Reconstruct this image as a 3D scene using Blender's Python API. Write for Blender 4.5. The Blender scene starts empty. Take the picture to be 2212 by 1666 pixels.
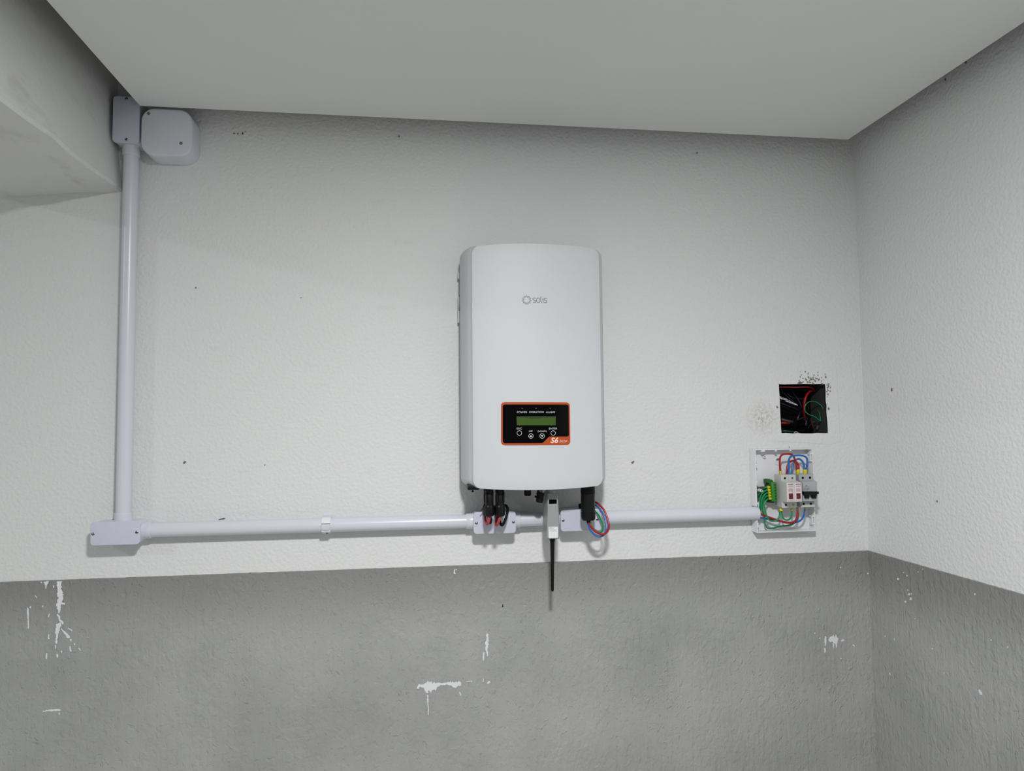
import bpy, bmesh, math, random
from mathutils import Vector, Matrix
S = bpy.context.scene
C = S.collection
PI = math.pi

# ------------------------------------------------------------------ camera
F, CD, YAW, PITCH, ROLL, CZ = 1487.2, 1.7, .13044, .055324, -.009511, 1.55
def axes():
    cy, sy, cp, sp = math.cos(YAW), math.sin(YAW), math.cos(PITCH), math.sin(PITCH)
    f = Vector((sy*cp, cy*cp, sp)); r = Vector((cy, -sy, 0)); u = r.cross(f)
    return r*math.cos(ROLL)+u*math.sin(ROLL), u*math.cos(ROLL)-r*math.sin(ROLL), f
RV, UV, FV = axes()
cam = bpy.data.cameras.new('camera'); camo = bpy.data.objects.new('camera', cam); C.objects.link(camo)
cam.sensor_fit = 'HORIZONTAL'; cam.sensor_width = 36; cam.lens = F*36/2212
cam.clip_start = .02
camo.matrix_world = Matrix(((RV.x, UV.x, -FV.x, 0), (RV.y, UV.y, -FV.y, -CD), (RV.z, UV.z, -FV.z, CZ), (0, 0, 0, 1)))
S.camera = camo

# ------------------------------------------------------------------ light
S.view_settings.view_transform = 'Standard'; S.view_settings.look = 'None'
S.view_settings.gamma = 1; S.view_settings.use_curve_mapping = False
S.view_settings.exposure = 0.03
w = bpy.data.worlds.new('world'); S.world = w; w.use_nodes = True
w.node_tree.nodes['Background'].inputs[0].default_value = (.8, .9, 1, 1)
w.node_tree.nodes['Background'].inputs[1].default_value = 0.03
def lamp(name, loc, size, power, col):
    l = bpy.data.lights.new(name, 'AREA'); l.shape = 'DISK'; l.size = size; l.energy = power; l.color = col
    o = bpy.data.objects.new(name, l); o.location = loc; C.objects.link(o); return o
lamp('ceiling_light', (.13, -1.47, 2.282), .16, 34, (1, .992, .98))
lamp('ceiling_light', (-3.05, -2.0, 2.60), .2, 25, (.96, .98, 1))

# ------------------------------------------------------------------ helpers
def at(px, py, d=0.0):
    """point of the room seen at a photograph pixel, d metres in front of the back wall"""
    v = FV*F + RV*(px-1106) - UV*(py-833)
    t = (CD-d)/v.y
    return Vector((v.x*t, -d, v.z*t+CZ))
def atx(px, py, x):
    v = FV*F + RV*(px-1106) - UV*(py-833)
    t = x/v.x
    return Vector((x, v.y*t-CD, v.z*t+CZ))
def lin(c):
    c = c/255
    return c/12.92 if c <= .04045 else ((c+.055)/1.055)**2.4
def node_mat(name):
    m = bpy.data.materials.new(name); m.use_nodes = True
    return m, m.node_tree, m.node_tree.nodes['Principled BSDF']
def N(t, kind, **kw):
    n = t.nodes.new(kind)
    for k, v in kw.items():
        if k in n.inputs: n.inputs[k].default_value = v
        else: setattr(n, k, v)
    return n
def L(t, a, ao, b, bi): t.links.new(a.outputs[ao], b.inputs[bi])
def M(name, rgb, rough=.5, metal=0, var=.04, scale=40, bump=0, bscale=300, spec=.5, coat=0):
    m, t, p = node_mat(name)
    c = [lin(x) for x in rgb]
    tc = N(t, 'ShaderNodeTexCoord'); nz = N(t, 'ShaderNodeTexNoise', Scale=scale, Detail=3)
    L(t, tc, 'Object', nz, 'Vector')
    mx = N(t, 'ShaderNodeMix', data_type='RGBA')
    mx.inputs[6].default_value = (*[x*(1-var) for x in c], 1); mx.inputs[7].default_value = (*[min(1, x*(1+var)) for x in c], 1)
    L(t, nz, 'Fac', mx, 0); L(t, mx, 2, p, 'Base Color')
    p.inputs['Roughness'].default_value = rough; p.inputs['Metallic'].default_value = metal
    p.inputs['Specular IOR Level'].default_value = spec
    p.inputs['Coat Weight'].default_value = coat
    if bump:
        n2 = N(t, 'ShaderNodeTexNoise', Scale=bscale, Detail=2); L(t, tc, 'Object', n2, 'Vector')
        b = N(t, 'ShaderNodeBump', Strength=bump, Distance=.0006); L(t, n2, 'Fac', b, 'Height'); L(t, b, 'Normal', p, 'Normal')
    return m
WP = {}
def obj(name, bm, mat, parent=None, smooth=30):
    """link a bmesh given in world coordinates as one mesh object"""
    if isinstance(bm, bmesh.types.BMesh):
        bmesh.ops.recalc_face_normals(bm, faces=bm.faces)
        me = bpy.data.meshes.new(name); bm.to_mesh(me); bm.free()
    else: me = bm
    me.name = name
    xs = [v.co for v in me.vertices]
    c = Vector([(min(v[i] for v in xs)+max(v[i] for v in xs))/2 for i in range(3)])
    me.transform(Matrix.Translation(-c))
    o = bpy.data.objects.new(name, me); C.objects.link(o)
    WP[o] = c
    if parent: o.parent = parent; o.location = c-WP[parent]
    else: o.location = c
    me.materials.append(mat)
    if smooth:
        for p in me.polygons: p.use_smooth = True
        me.set_sharp_from_angle(angle=math.radians(smooth))
    return o
def thing(name, label, cat, loc, group=None):
    o = bpy.data.objects.new(name, None); C.objects.link(o); o.location = loc; o.empty_display_size = .02
    WP[o] = Vector(loc); return tag(o, label, cat, group)
def tag(o, label, cat, group=None):
    o['label'] = label; o['category'] = cat
    if group: o['group'] = group
    return o
def struct(o): o['kind'] = 'structure'; return o
def B(): return bmesh.new()
def loft(bm, rings, cap0=True, cap1=True, closed=True):
    vs = [[bm.verts.new(p) for p in r] for r in rings]
    n = len(rings[0])
    for a, b in zip(vs, vs[1:]):
        for i in range(n if closed else n-1):
            j = (i+1) % n
            bm.faces.new((a[i], a[j], b[j], b[i]))
    if cap0: bm.faces.new(vs[0][::-1])
    if cap1: bm.faces.new(vs[-1])
    return vs
def inset(pts, k):
    """offset a closed (x,z) outline inwards"""
    n = len(pts); out = []
    ar = sum(pts[i][0]*pts[(i+1) % n][1]-pts[(i+1) % n][0]*pts[i][1] for i in range(n))
    s = 1 if ar > 0 else -1
    for i in range(n):
        a, b, c = Vector(pts[i-1]), Vector(pts[i]), Vector(pts[(i+1) % n])
        d1 = (b-a).normalized(); d2 = (c-b).normalized()
        n1 = Vector((-d1.y, d1.x))*s; n2 = Vector((-d2.y, d2.x))*s
        m = n1+n2; q = m.length
        if q < 1e-6: out.append(tuple(b+n1*k)); continue
        m /= q; out.append(tuple(b+m*(k/max(.4, m.dot(n1)))))
    return out
def rrect(x0, x1, z0, z1, r, n=5):
    r = min(r, (x1-x0)/2.01, (z1-z0)/2.01); out = []
    for cx, cz, a in ((x1-r, z0+r, -PI/2), (x1-r, z1-r, 0), (x0+r, z1-r, PI/2), (x0+r, z0+r, PI)):
        for i in range(n+1):
            t = a+PI/2*i/n; out.append((cx+r*math.cos(t), cz+r*math.sin(t)))
    return out
def prism(bm, pts, d0, d1, bev=0, dfun=None):
    """extrude an (x,z) outline from depth d0 out to d1, front edge rounded by bev"""
    df = dfun or (lambda x: 0)
    R = lambda ps, d: [(x, -(d+df(x)), z) for x, z in ps]
    rings = [R(pts, d0)]
    if bev:
        for a in (0, 30, 60, 90):
            a = math.radians(a); rings.append(R(inset(pts, bev*(1-math.cos(a))), d1-bev*(1-math.sin(a))))
    else: rings.append(R(pts, d1))
    loft(bm, rings)
def box(bm, x0, x1, z0, z1, d0, d1, bev=0):
    prism(bm, [(x0, z0), (x1, z0), (x1, z1), (x0, z1)], d0, d1, bev)
def lathe(bm, prof, o, ax, n=20):
    """profile of (radius, height) turned about axis ax through o"""
    o = Vector(o); ax = Vector(ax).normalized()
    e1 = ax.orthogonal().normalized(); e2 = ax.cross(e1)
    loft(bm, [[o+ax*h+(e1*math.cos(2*PI*i/n)+e2*math.sin(2*PI*i/n))*max(r, 1e-5) for i in range(n)] for r, h in prof])
def cat_rom(P, k=6):
    P = [Vector(p) for p in P]; Q = [P[0]*2-P[1]]+P+[P[-1]*2-P[-2]]; out = []
    for i in range(1, len(Q)-2):
        a, b, c, d = Q[i-1:i+3]
        for j in range(k):
            t = j/k
            out.append(.5*((2*b)+(c-a)*t+(2*a-5*b+4*c-d)*t*t+(3*b-a-3*c+d)*t**3))
    return out+[P[-1]]
def tube(bm, P, r, n=10, k=6, round_end=False):
    P = cat_rom(P, k) if len(P) > 2 else [Vector(p) for p in P]
    T = [(P[min(i+1, len(P)-1)]-P[max(i-1, 0)]).normalized() for i in range(len(P))]
    e = T[0].orthogonal().normalized(); rings = []
    for i, (p, t) in enumerate(zip(P, T)):
        e = (e-t*e.dot(t)).normalized(); f = t.cross(e)
        rr = r(i/(len(P)-1)) if callable(r) else r
        rings.append([p+(e*math.cos(2*PI*j/n)+f*math.sin(2*PI*j/n))*rr for j in range(n)])
    loft(bm, rings)
def pxs(seq): return [at(*q) for q in seq]
def ribbon(bm, P, wd, d, dfun=None, closed=False, th=.0003):
    """flat printed stroke along (x,z) points"""
    df = dfun or (lambda x: 0); n = len(P); lo, hi = [], []
    for i in range(n):
        a = Vector(P[i-1] if (i or closed) else P[i]); c = Vector(P[(i+1) % n] if (i < n-1 or closed) else P[i])
        t = (c-a).normalized(); m = Vector((-t.y, t.x))*wd/2; b = Vector(P[i])
        lo.append(b-m); hi.append(b+m)
    V = lambda p: bm.verts.new((p.x, -(d+df(p.x)), p.y))
    lo = [V(p) for p in lo]; hi = [V(p) for p in hi]
    for i in range(n if closed else n-1):
        j = (i+1) % n; bm.faces.new((lo[i], lo[j], hi[j], hi[i]))
def text(name, s, x0, x1, z0, z1, d, mat, parent, dfun=None, bold=0, shear=0):
    cu = bpy.data.curves.new('t', 'FONT'); cu.body = s; cu.resolution_u = 3; cu.offset = bold; cu.shear = shear
    o = bpy.data.objects.new('t', cu); C.objects.link(o)
    dg = bpy.context.evaluated_depsgraph_get(); dg.update()
    me = bpy.data.meshes.new_from_object(o.evaluated_get(dg))
    bpy.data.objects.remove(o); bpy.data.curves.remove(cu)
    me.materials.clear()
    X = [v.co.x for v in me.vertices]; Y = [v.co.y for v in me.vertices]
    a, b, e, f = min(X), max(X), min(Y), max(Y)
    for v in me.vertices:
        x = x0+(v.co.x-a)/(b-a)*(x1-x0); z = z0+(v.co.y-e)/(f-e)*(z1-z0)
        v.co = (x, -(d+(dfun(x) if dfun else 0)), z)
    return obj(name, me, mat, parent, smooth=0)

# ------------------------------------------------------------------ materials
def wall_paint():
    m, t, p = node_mat('white_wall_paint')
    tc = N(t, 'ShaderNodeTexCoord'); geo = N(t, 'ShaderNodeNewGeometry')
    big = N(t, 'ShaderNodeTexNoise', Scale=1.6, Detail=4); L(t, geo, 'Position', big, 'Vector')
    mx = N(t, 'ShaderNodeMix', data_type='RGBA'); mx.inputs[6].default_value = (.70, .712, .718, 1); mx.inputs[7].default_value = (.745, .755, .76, 1)
    L(t, big, 'Fac', mx, 0)
    # scuffed, brownish rubbed patch left of the wall opening
    c = at(1647, 903)
    dist = N(t, 'ShaderNodeVectorMath', operation='DISTANCE'); dist.inputs[1].default_value = c; L(t, geo, 'Position', dist, 0)
    mr = N(t, 'ShaderNodeMapRange'); mr.inputs[1].default_value = .055; mr.inputs[2].default_value = .01; L(t, dist, 'Value', mr, 0)
    sn = N(t, 'ShaderNodeTexNoise', Scale=130, Detail=5, Roughness=.75); L(t, geo, 'Position', sn, 'Vector')
    sr = N(t, 'ShaderNodeMapRange'); sr.inputs[1].default_value = .45; sr.inputs[2].default_value = .72; L(t, sn, 'Fac', sr, 0)
    mu = N(t, 'ShaderNodeMath', operation='MULTIPLY'); L(t, mr, 0, mu, 0); L(t, sr, 0, mu, 1)
    m2 = N(t, 'ShaderNodeMix', data_type='RGBA'); m2.inputs[7].default_value = (.30, .27, .20, 1)
    L(t, mu, 0, m2, 0); L(t, mx, 2, m2, 6)
    # faint grey smears
    mp = N(t, 'ShaderNodeMapping'); mp.inputs['Scale'].default_value = (3, 3, 9); L(t, geo, 'Position', mp, 'Vector')
    s2 = N(t, 'ShaderNodeTexNoise', Scale=2.2, Detail=6, Roughness=.65); L(t, mp, 'Vector', s2, 'Vector')
    r2 = N(t, 'ShaderNodeMapRange'); r2.inputs[1].default_value = .62; r2.inputs[2].default_value = .85; r2.inputs[4].default_value = .25; L(t, s2, 'Fac', r2, 0)
    m3 = N(t, 'ShaderNodeMix', data_type='RGBA'); m3.inputs[7].default_value = (.42, .42, .39, 1)
    L(t, r2, 0, m3, 0); L(t, m2, 2, m3, 6); L(t, m3, 2, p, 'Base Color')
    # roller stipple
    n1 = N(t, 'ShaderNodeTexNoise', Scale=125, Detail=1.5, Roughness=.4, Distortion=.15); L(t, geo, 'Position', n1, 'Vector')
    n2 = N(t, 'ShaderNodeTexNoise', Scale=190, Detail=2); L(t, geo, 'Position', n2, 'Vector')
    ad = N(t, 'ShaderNodeMath', operation='MULTIPLY_ADD'); ad.inputs[1].default_value = .35; L(t, n2, 'Fac', ad, 0); L(t, n1, 'Fac', ad, 2)
    b = N(t, 'ShaderNodeBump', Strength=.65, Distance=.0026); L(t, ad, 0, b, 'Height'); L(t, b, 'Normal', p, 'Normal')
    p.inputs['Roughness'].default_value = .6; p.inputs['Specular IOR Level'].default_value = .25
    return m
def dado_paint():
    m, t, p = node_mat('grey_textured_paint')
    geo = N(t, 'ShaderNodeNewGeometry')
    big = N(t, 'ShaderNodeTexNoise', Scale=3.2, Detail=5, Roughness=.6); L(t, geo, 'Position', big, 'Vector')
    mx = N(t, 'ShaderNodeMix', data_type='RGBA'); mx.inputs[6].default_value = (.305, .313, .308, 1); mx.inputs[7].default_value = (.43, .437, .433, 1)
    br = N(t, 'ShaderNodeMapRange'); br.inputs[1].default_value = .3; br.inputs[2].default_value = .7; L(t, big, 'Fac', br, 0)
    L(t, br, 0, mx, 0)
    # darker, uneven band along the upper edge
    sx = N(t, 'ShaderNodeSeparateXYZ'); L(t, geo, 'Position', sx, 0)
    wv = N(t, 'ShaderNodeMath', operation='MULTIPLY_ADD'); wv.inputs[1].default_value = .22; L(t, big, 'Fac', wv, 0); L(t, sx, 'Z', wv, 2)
    top_band = N(t, 'ShaderNodeMapRange', interpolation_type='SMOOTHSTEP'); top_band.inputs[1].default_value = 1.15; top_band.inputs[2].default_value = 1.34; top_band.inputs[4].default_value = .75; L(t, wv, 0, top_band, 0)
    mc = N(t, 'ShaderNodeMix', data_type='RGBA'); mc.inputs[7].default_value = (.19, .195, .186, 1); L(t, top_band, 0, mc, 0); L(t, mx, 2, mc, 6)
    L(t, mc, 2, p, 'Base Color')
    mp = N(t, 'ShaderNodeMapping'); mp.inputs['Scale'].default_value = (1, 1, .7); L(t, geo, 'Position', mp, 'Vector')
    n1 = N(t, 'ShaderNodeTexNoise', Scale=78, Detail=3, Roughness=.55, Distortion=.5); L(t, mp, 'Vector', n1, 'Vector')
    # terraces: the trowelled coat lies in little overlapping flakes
    k = N(t, 'ShaderNodeMath', operation='MULTIPLY'); k.inputs[1].default_value = 3*2*PI; L(t, n1, 'Fac', k, 0)
    sn = N(t, 'ShaderNodeMath', operation='SINE'); L(t, k, 0, sn, 0)
    msk = N(t, 'ShaderNodeTexNoise', Scale=9, Detail=3); L(t, mp, 'Vector', msk, 'Vector')
    mr = N(t, 'ShaderNodeMapRange'); mr.inputs[1].default_value = .42; mr.inputs[2].default_value = .66; mr.inputs[3].default_value = .0; mr.inputs[4].default_value = .14; L(t, msk, 'Fac', mr, 0)
    mu = N(t, 'ShaderNodeMath', operation='MULTIPLY'); L(t, sn, 0, mu, 0); L(t, mr, 0, mu, 1)
    a1 = N(t, 'ShaderNodeMath', operation='ADD'); L(t, mu, 0, a1, 0); L(t, n1, 'Fac', a1, 1)
    mp2 = N(t, 'ShaderNodeMapping'); mp2.inputs['Scale'].default_value = (1, 1, .06); L(t, geo, 'Position', mp2, 'Vector')
    n3 = N(t, 'ShaderNodeTexNoise', Scale=110, Detail=2.5, Distortion=.25); L(t, mp2, 'Vector', n3, 'Vector')
    a2 = N(t, 'ShaderNodeMath', operation='MULTIPLY_ADD'); a2.inputs[1].default_value = .35; L(t, n3, 'Fac', a2, 0); L(t, a1, 0, a2, 2)
    n4 = N(t, 'ShaderNodeTexNoise', Scale=330, Detail=2); L(t, geo, 'Position', n4, 'Vector')
    a3 = N(t, 'ShaderNodeMath', operation='MULTIPLY_ADD'); a3.inputs[1].default_value = .12; L(t, n4, 'Fac', a3, 0); L(t, a2, 0, a3, 2)
    b = N(t, 'ShaderNodeBump', Strength=.65, Distance=.0064); L(t, a3, 0, b, 'Height'); L(t, b, 'Normal', p, 'Normal')
    p.inputs['Roughness'].default_value = .55; p.inputs['Specular IOR Level'].default_value = .4
    return m
def beam_paint():
    m, t, p = node_mat('smudged_beam_paint')
    geo = N(t, 'ShaderNodeNewGeometry')
    mp = N(t, 'ShaderNodeMapping'); mp.inputs['Scale'].default_value = (1, .45, 1.4); L(t, geo, 'Position', mp, 'Vector')
    n = N(t, 'ShaderNodeTexNoise', Scale=11, Detail=5, Roughness=.6); L(t, mp, 'Vector', n, 'Vector')
    r = N(t, 'ShaderNodeMapRange'); r.inputs[1].default_value = .57; r.inputs[2].default_value = .78; r.inputs[4].default_value = .6; L(t, n, 'Fac', r, 0)
    mx = N(t, 'ShaderNodeMix', data_type='RGBA'); mx.inputs[6].default_value = (.70, .71, .70, 1); mx.inputs[7].default_value = (.36, .36, .33, 1)
    L(t, r, 0, mx, 0); L(t, mx, 2, p, 'Base Color')
    n1 = N(t, 'ShaderNodeTexNoise', Scale=30, Detail=4); L(t, geo, 'Position', n1, 'Vector')
    b = N(t, 'ShaderNodeBump', Strength=.4, Distance=.004); L(t, n1, 'Fac', b, 'Height'); L(t, b, 'Normal', p, 'Normal')
    p.inputs['Roughness'].default_value = .65; p.inputs['Specular IOR Level'].default_value = .2
    return m
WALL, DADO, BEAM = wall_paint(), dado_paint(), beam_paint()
CEIL = M('ceiling_paint', (226, 228, 228), .75, var=.03, scale=3, spec=.15)
FLOOR = M('pale_tiled_floor', (207, 206, 200), .7, var=.12, scale=6, bump=.4, bscale=60)
PVC = M('white_pvc', (211, 214, 224), .28, var=.015)
PVC_LID = M('lilac_white_pvc', (202, 204, 222), .38, var=.015, bump=.15, bscale=900)
ABS = M('white_abs', (228, 229, 233), .35, var=.01)
COVER = M('white_powder_coat', (201, 205, 209), .5, var=.01, scale=8, bump=.12, bscale=1500)
CAST = M('grey_cast_aluminium', (150, 153, 155), .45, metal=.6)
SILVER = M('silver_plastic', (158, 161, 162), .38, metal=.2, var=.02)
SILVER_D = M('dark_silver_plastic', (112, 115, 117), .4, metal=.35, var=.02)
BLACK = M('black_plastic', (10, 11, 13), .4, var=.05, spec=.3)
RUBBER = M('black_rubber', (7, 7, 8), .55, var=.05, spec=.25)
GLOSSB = M('glossy_black_film', (4, 4, 5), .12, var=.02, spec=.12)
ORANGE = M('orange_film', (178, 70, 14), .4, var=.02)
LCD = M('green_lcd', (66, 90, 40), .2, var=.05, scale=90, spec=.15)
LCD_D = M('dark_lcd_edge', (44, 58, 32), .3)
WHITE_INK = M('white_ink', (205, 208, 210), .5, var=.01)
GREY_INK = M('grey_ink', (96, 94, 96), .5, var=.01)
SUN_INK = M('dark_ink', (70, 72, 72), .5, var=.01)
PINK_INK = M('pale_ink', (250, 214, 200), .5, var=.01)
STEEL = M('screw_steel', (150, 152, 158), .22, metal=1)
DARK = M('dark_recess', (7, 7, 8), .7, spec=.1)
RED = M('red_insulation', (160, 24, 38), .35, var=.03)
RED_DC = M('faded_red_insulation', (178, 62, 70), .5, var=.05)
BLUE = M('blue_insulation', (42, 104, 182), .35, var=.03)
GREEN = M('green_insulation', (14, 136, 78), .35, var=.04)
GREEN_T = M('green_terminal_plastic', (48, 128, 36), .4, var=.04)
GREEN_D = M('dark_green_plastic', (18, 58, 24), .5)
YELLOW = M('yellow_ferrule', (212, 200, 28), .4, var=.03)
YELLOW_D = M('dull_yellow_ferrule', (170, 166, 80), .5, var=.03)
MOD = M('light_grey_module', (198, 200, 198), .4, var=.015)
MCB = M('grey_breaker_plastic', (172, 174, 178), .42, var=.015)
LBL = M('pinkish_label', (226, 212, 216), .5, var=.01)
LBL_INK = M('brown_print', (136, 112, 116), .6, var=.05)
WINRED = M('dark_red_window', (92, 22, 28), .25, var=.05)
RAIL = M('zinc_rail', (120, 124, 124), .4, metal=.7)
PAPER = M('white_sticker', (224, 228, 232), .5, var=.01)
SPLAT = M('white_paint_drip', (226, 228, 232), .5, var=.02)
GREYSPOT = M('bare_grey_plaster', (104, 104, 99), .8, var=.15, scale=200)
NAVY = M('dark_blue_insulation', (30, 34, 58), .4, var=.05)
BOXIN = M('black_box_lining', (30, 32, 34), .6, var=.2)

# ------------------------------------------------------------------ room
ZC = 2.287           # underside of the dropped ceiling
XR = 1.167           # right wall
XL, YF, ZT = -4.6, -4.6, 2.62
random.seed(3)
def quad(bm, pts): bm.faces.new([bm.verts.new(p) for p in pts])
bm = B(); quad(bm, [(XL, 0, 0), (XR, 0, 0), (XR, YF, 0), (XL, YF, 0)]); struct(obj('floor', bm, FLOOR, smooth=0))
bm = B(); quad(bm, [(XL, .0, ZT), (XR, .0, ZT), (XR, YF, ZT), (XL, YF, ZT)]); struct(obj('ceiling', bm, CEIL, smooth=0))
bm = B(); quad(bm, [(XL, 0, 0), (XL, 0, ZT), (XL, YF, ZT), (XL, YF, 0)]); struct(obj('wall_left', bm, WALL, smooth=0))
bm = B(); quad(bm, [(XL, YF, 0), (XR, YF, 0), (XR, YF, ZT), (XL, YF, ZT)]); struct(obj('wall_front', bm, WALL, smooth=0))
bm = B(); quad(bm, [(XR, 0, 0), (XR, 0, ZT), (XR, YF, ZT), (XR, YF, 0)]); wr = struct(obj('wall_right', bm, WALL, smooth=0))
# back wall with the ragged square opening
hc = [at(1682, 830), at(1782, 830), at(1788, 936), at(1688, 936)]
hole = []
for i in range(4):
    a, b = hc[i], hc[(i+1) % 4]
    for k in range(9):
        t = (k+random.uniform(-.25, .25)*(k > 0))/9
        p = a.lerp(b, t); j = .0009 if k else 0
        hole.append(Vector((p.x+random.uniform(-j, j), 0, p.z+random.uniform(-j, j))))
bm = B()
ov = [bm.verts.new(p) for p in ((XL, 0, 0), (XR, 0, 0), (XR, 0, ZT), (XL, 0, ZT))]
hv = [bm.verts.new(p) for p in hole]
es = [bm.edges.new((l[i], l[(i+1) % len(l)])) for l in (ov, hv) for i in range(len(l))]
bmesh.ops.triangle_fill(bm, use_beauty=True, use_dissolve=False, edges=es)
for f in bm.faces:
    f.normal_update()
    if f.normal.y > 0: f.normal_flip()
me = bpy.data.meshes.new('wall_back'); bm.to_mesh(me); bm.free()
wb = struct(obj('wall_back', me, WALL, smooth=0))
bm = B(); n = len(hole)
r0 = [bm.verts.new(p) for p in hole]; r1 = [bm.verts.new(p+Vector((0, .005, 0))) for p in hole]
for i in range(n): bm.faces.new((r0[i], r0[(i+1) % n], r1[(i+1) % n], r1[i]))
obj('opening_reveal', bm, BOXIN, wb, smooth=0)
# plaster patch around the opening
bm = B()
o = [at(1662, 806), at(1808, 800), at(1816, 955), at(1795, 961), at(1664, 953)]
op = [(p.x, p.z) for p in o][::-1]; ip = [(p.x, p.z) for p in hc][::-1]
vo = [bm.verts.new((x, -.0007, z)) for x, z in inset(op, .002)]; vb = [bm.verts.new((x, -.0001, z)) for x, z in op]
hv = [bm.verts.new((p.x, -.0007, p.z)) for p in hole]
es = [bm.edges.new((l[i], l[(i+1) % len(l)])) for l in (vo, hv) for i in range(len(l))]
bmesh.ops.triangle_fill(bm, use_beauty=True, edges=es)
for i in range(5): bm.faces.new((vb[i], vb[(i+1) % 5], vo[(i+1) % 5], vo[i]))
obj('plaster_patch', bm, WALL, wb, smooth=0)
# thin old paint ridge down the wall beside the corner
bm = B(); a, b = at(1853, 560), at(1868, 975)
loft(bm, [[(p.x-.002, -.0001, p.z), (p.x, -.001, p.z), (p.x+.002, -.0001, p.z)] for p in (a, b)], closed=False, cap0=False, cap1=False)
obj('paint_ridge', bm, WALL, wb)

# grey textured dado: back wall and right wall
ZD = 1.2066
def dado(bm, P, length):
    n = int(length/.006); top0, top1, low = [], [], []
    z = 0
    for i in range(n+1):
        s = length*i/n
        z = z*.6+random.uniform(-.00028, .00028)
        if random.random() < .02: z += random.uniform(-.0006, .0014)
        top0.append(bm.verts.new(P(s, 0, ZD+z+.0004))); top1.append(bm.verts.new(P(s, .0018, ZD+z-.001))); low.append(bm.verts.new(P(s, .0018, 0)))
    for i in range(n):
        bm.faces.new((top0[i], top0[i+1], top1[i+1], top1[i])); bm.faces.new((top1[i], top1[i+1], low[i+1], low[i]))
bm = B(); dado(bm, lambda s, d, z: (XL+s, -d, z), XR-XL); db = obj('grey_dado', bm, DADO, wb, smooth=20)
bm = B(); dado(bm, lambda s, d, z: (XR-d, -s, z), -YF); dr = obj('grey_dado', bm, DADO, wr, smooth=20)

# dropped ceiling, left bay ceiling, concrete beam
bm = B()
def slab(bm, x0, x1, y0, y1, z0, z1):
    loft(bm, [[(x0, y0, z), (x1, y0, z), (x1, y1, z), (x0, y1, z)] for z in (z0, z1)])
slab(bm, -.640, 1.112, YF+.06, -.060, ZC, ZC+.02); struct(obj('ceiling', bm, CEIL, smooth=0))
bm = B(); rings = []
ph = [random.uniform(0, 6) for _ in range(8)]
for k in range(70):
    y = YF*(k/69)**1.4
    wv = lambda i, a: a*(math.sin(y*9+ph[i])+.7*math.sin(y*23+ph[i+1])+.5*math.sin(y*51+ph[i+2]))*min(1, -y*6)
    cx, cz = -.698+wv(0, .0022), 2.1035+wv(3, .0025)
    rings.append([(-.716, y, ZT), (-.713, y, 2.24), (cx-.001, y, cz+.006), (cx-.005, y, cz), (-.80, y, 2.098+wv(2, .0015)), (-.963+wv(1, .002), y, 2.082), (-.966, y, 2.09), (-.966, y, ZT)])
loft(bm, rings, cap0=False, cap1=False)
struct(obj('trim_1', bm, BEAM, smooth=25))

# ------------------------------------------------------------------ marks on the walls
def splat(strokes, parent, plane, seed, mat=SPLAT, name='paint_splash'):
    rnd = random.Random(seed); bm = B()
    for k_, st in enumerate(strokes):
        pts = []; off = .00004*(k_ % 12)

        for i in range(len(st)):
            if i:
                a, b = st[i-1], st[i]; L_ = math.hypot(b[0]-a[0], b[1]-a[1]); m = max(1, int(L_/2.2))
                for k in range(1, m): t = k/m; pts.append([a[j]+(b[j]-a[j])*t for j in range(3)])
            pts.append(list(st[i]))
        if len(pts) == 1:
            x, y, w_ = pts[0]; e = rnd.uniform(1, 1.9)
            poly = [(x+w_/2*math.cos(a)*rnd.uniform(.7, 1.2), y+w_/2*e*math.sin(a)*rnd.uniform(.7, 1.2)) for a in [2*PI*i/9 for i in range(9)]]
        else:
            Lf, Rt = [], []
            for i, (x, y, w_) in enumerate(pts):
                a, c = pts[max(i-1, 0)], pts[min(i+1, len(pts)-1)]
                tx, ty = c[0]-a[0], c[1]-a[1]; q = math.hypot(tx, ty) or 1
                nx, ny = -ty/q, tx/q
                h = w_/2
                Lf.append((x+nx*h*rnd.uniform(.55, 1.35), y+ny*h*rnd.uniform(.55, 1.35))); Rt.append((x-nx*h*rnd.uniform(.55, 1.35), y-ny*h*rnd.uniform(.55, 1.35)))
            top = [plane(*p, off) for p in Lf]; bot = [plane(*p, off) for p in Rt]
            tv = [bm.verts.new(p) for p in top]; bv = [bm.verts.new(p) for p in bot]
            for i in range(len(tv)-1): bm.faces.new((tv[i], tv[i+1], bv[i+1], bv[i]))
            continue
        c = bm.verts.new(plane(x, y, off)); vs = [bm.verts.new(plane(*p, off)) for p in poly]
        for i in range(len(vs)): bm.faces.new((c, vs[i], vs[(i+1) % len(vs)]))
    return obj(name, bm, mat, parent, smooth=0)
pb = lambda x, y, o=0: at(x, y, .0024+o)
pw = lambda x, y, o=0: at(x, y, .0010+o)
pr = lambda x, y, o=0: atx(x, y, XR-.0024-o)
splat([[(127, 1256, 13), (127, 1262, 9), (127, 1270, 11), (130, 1278, 12), (131, 1290, 12), (128, 1300, 11), (126, 1309, 9), (128, 1318, 6), (127, 1325, 3)],
       [(133, 1303, 4), (140, 1305, 6)], [(123, 1327, 3), (128, 1333, 6), (129, 1340, 4), (134, 1344, 6), (136, 1349, 3)],
       [(131, 1346, 5), (126, 1352, 12), (123, 1362, 9), (123, 1375, 4), (122, 1388, 5), (122, 1391, 2)],
       [(132, 1358, 2), (140, 1367, 5), (147, 1375, 7), (150, 1378, 3)], [(153, 1383, 4)], [(161, 1392, 4)], [(170, 1400, 2), (174, 1406, 2)],
       [(147, 1357, 2), (156, 1363, 3)], [(151, 1396, 3), (153, 1408, 4)], [(133, 1408, 4)], [(120, 1394, 3), (120, 1402, 2)], [(124, 1417, 5)]], db, pb, 1)
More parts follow.
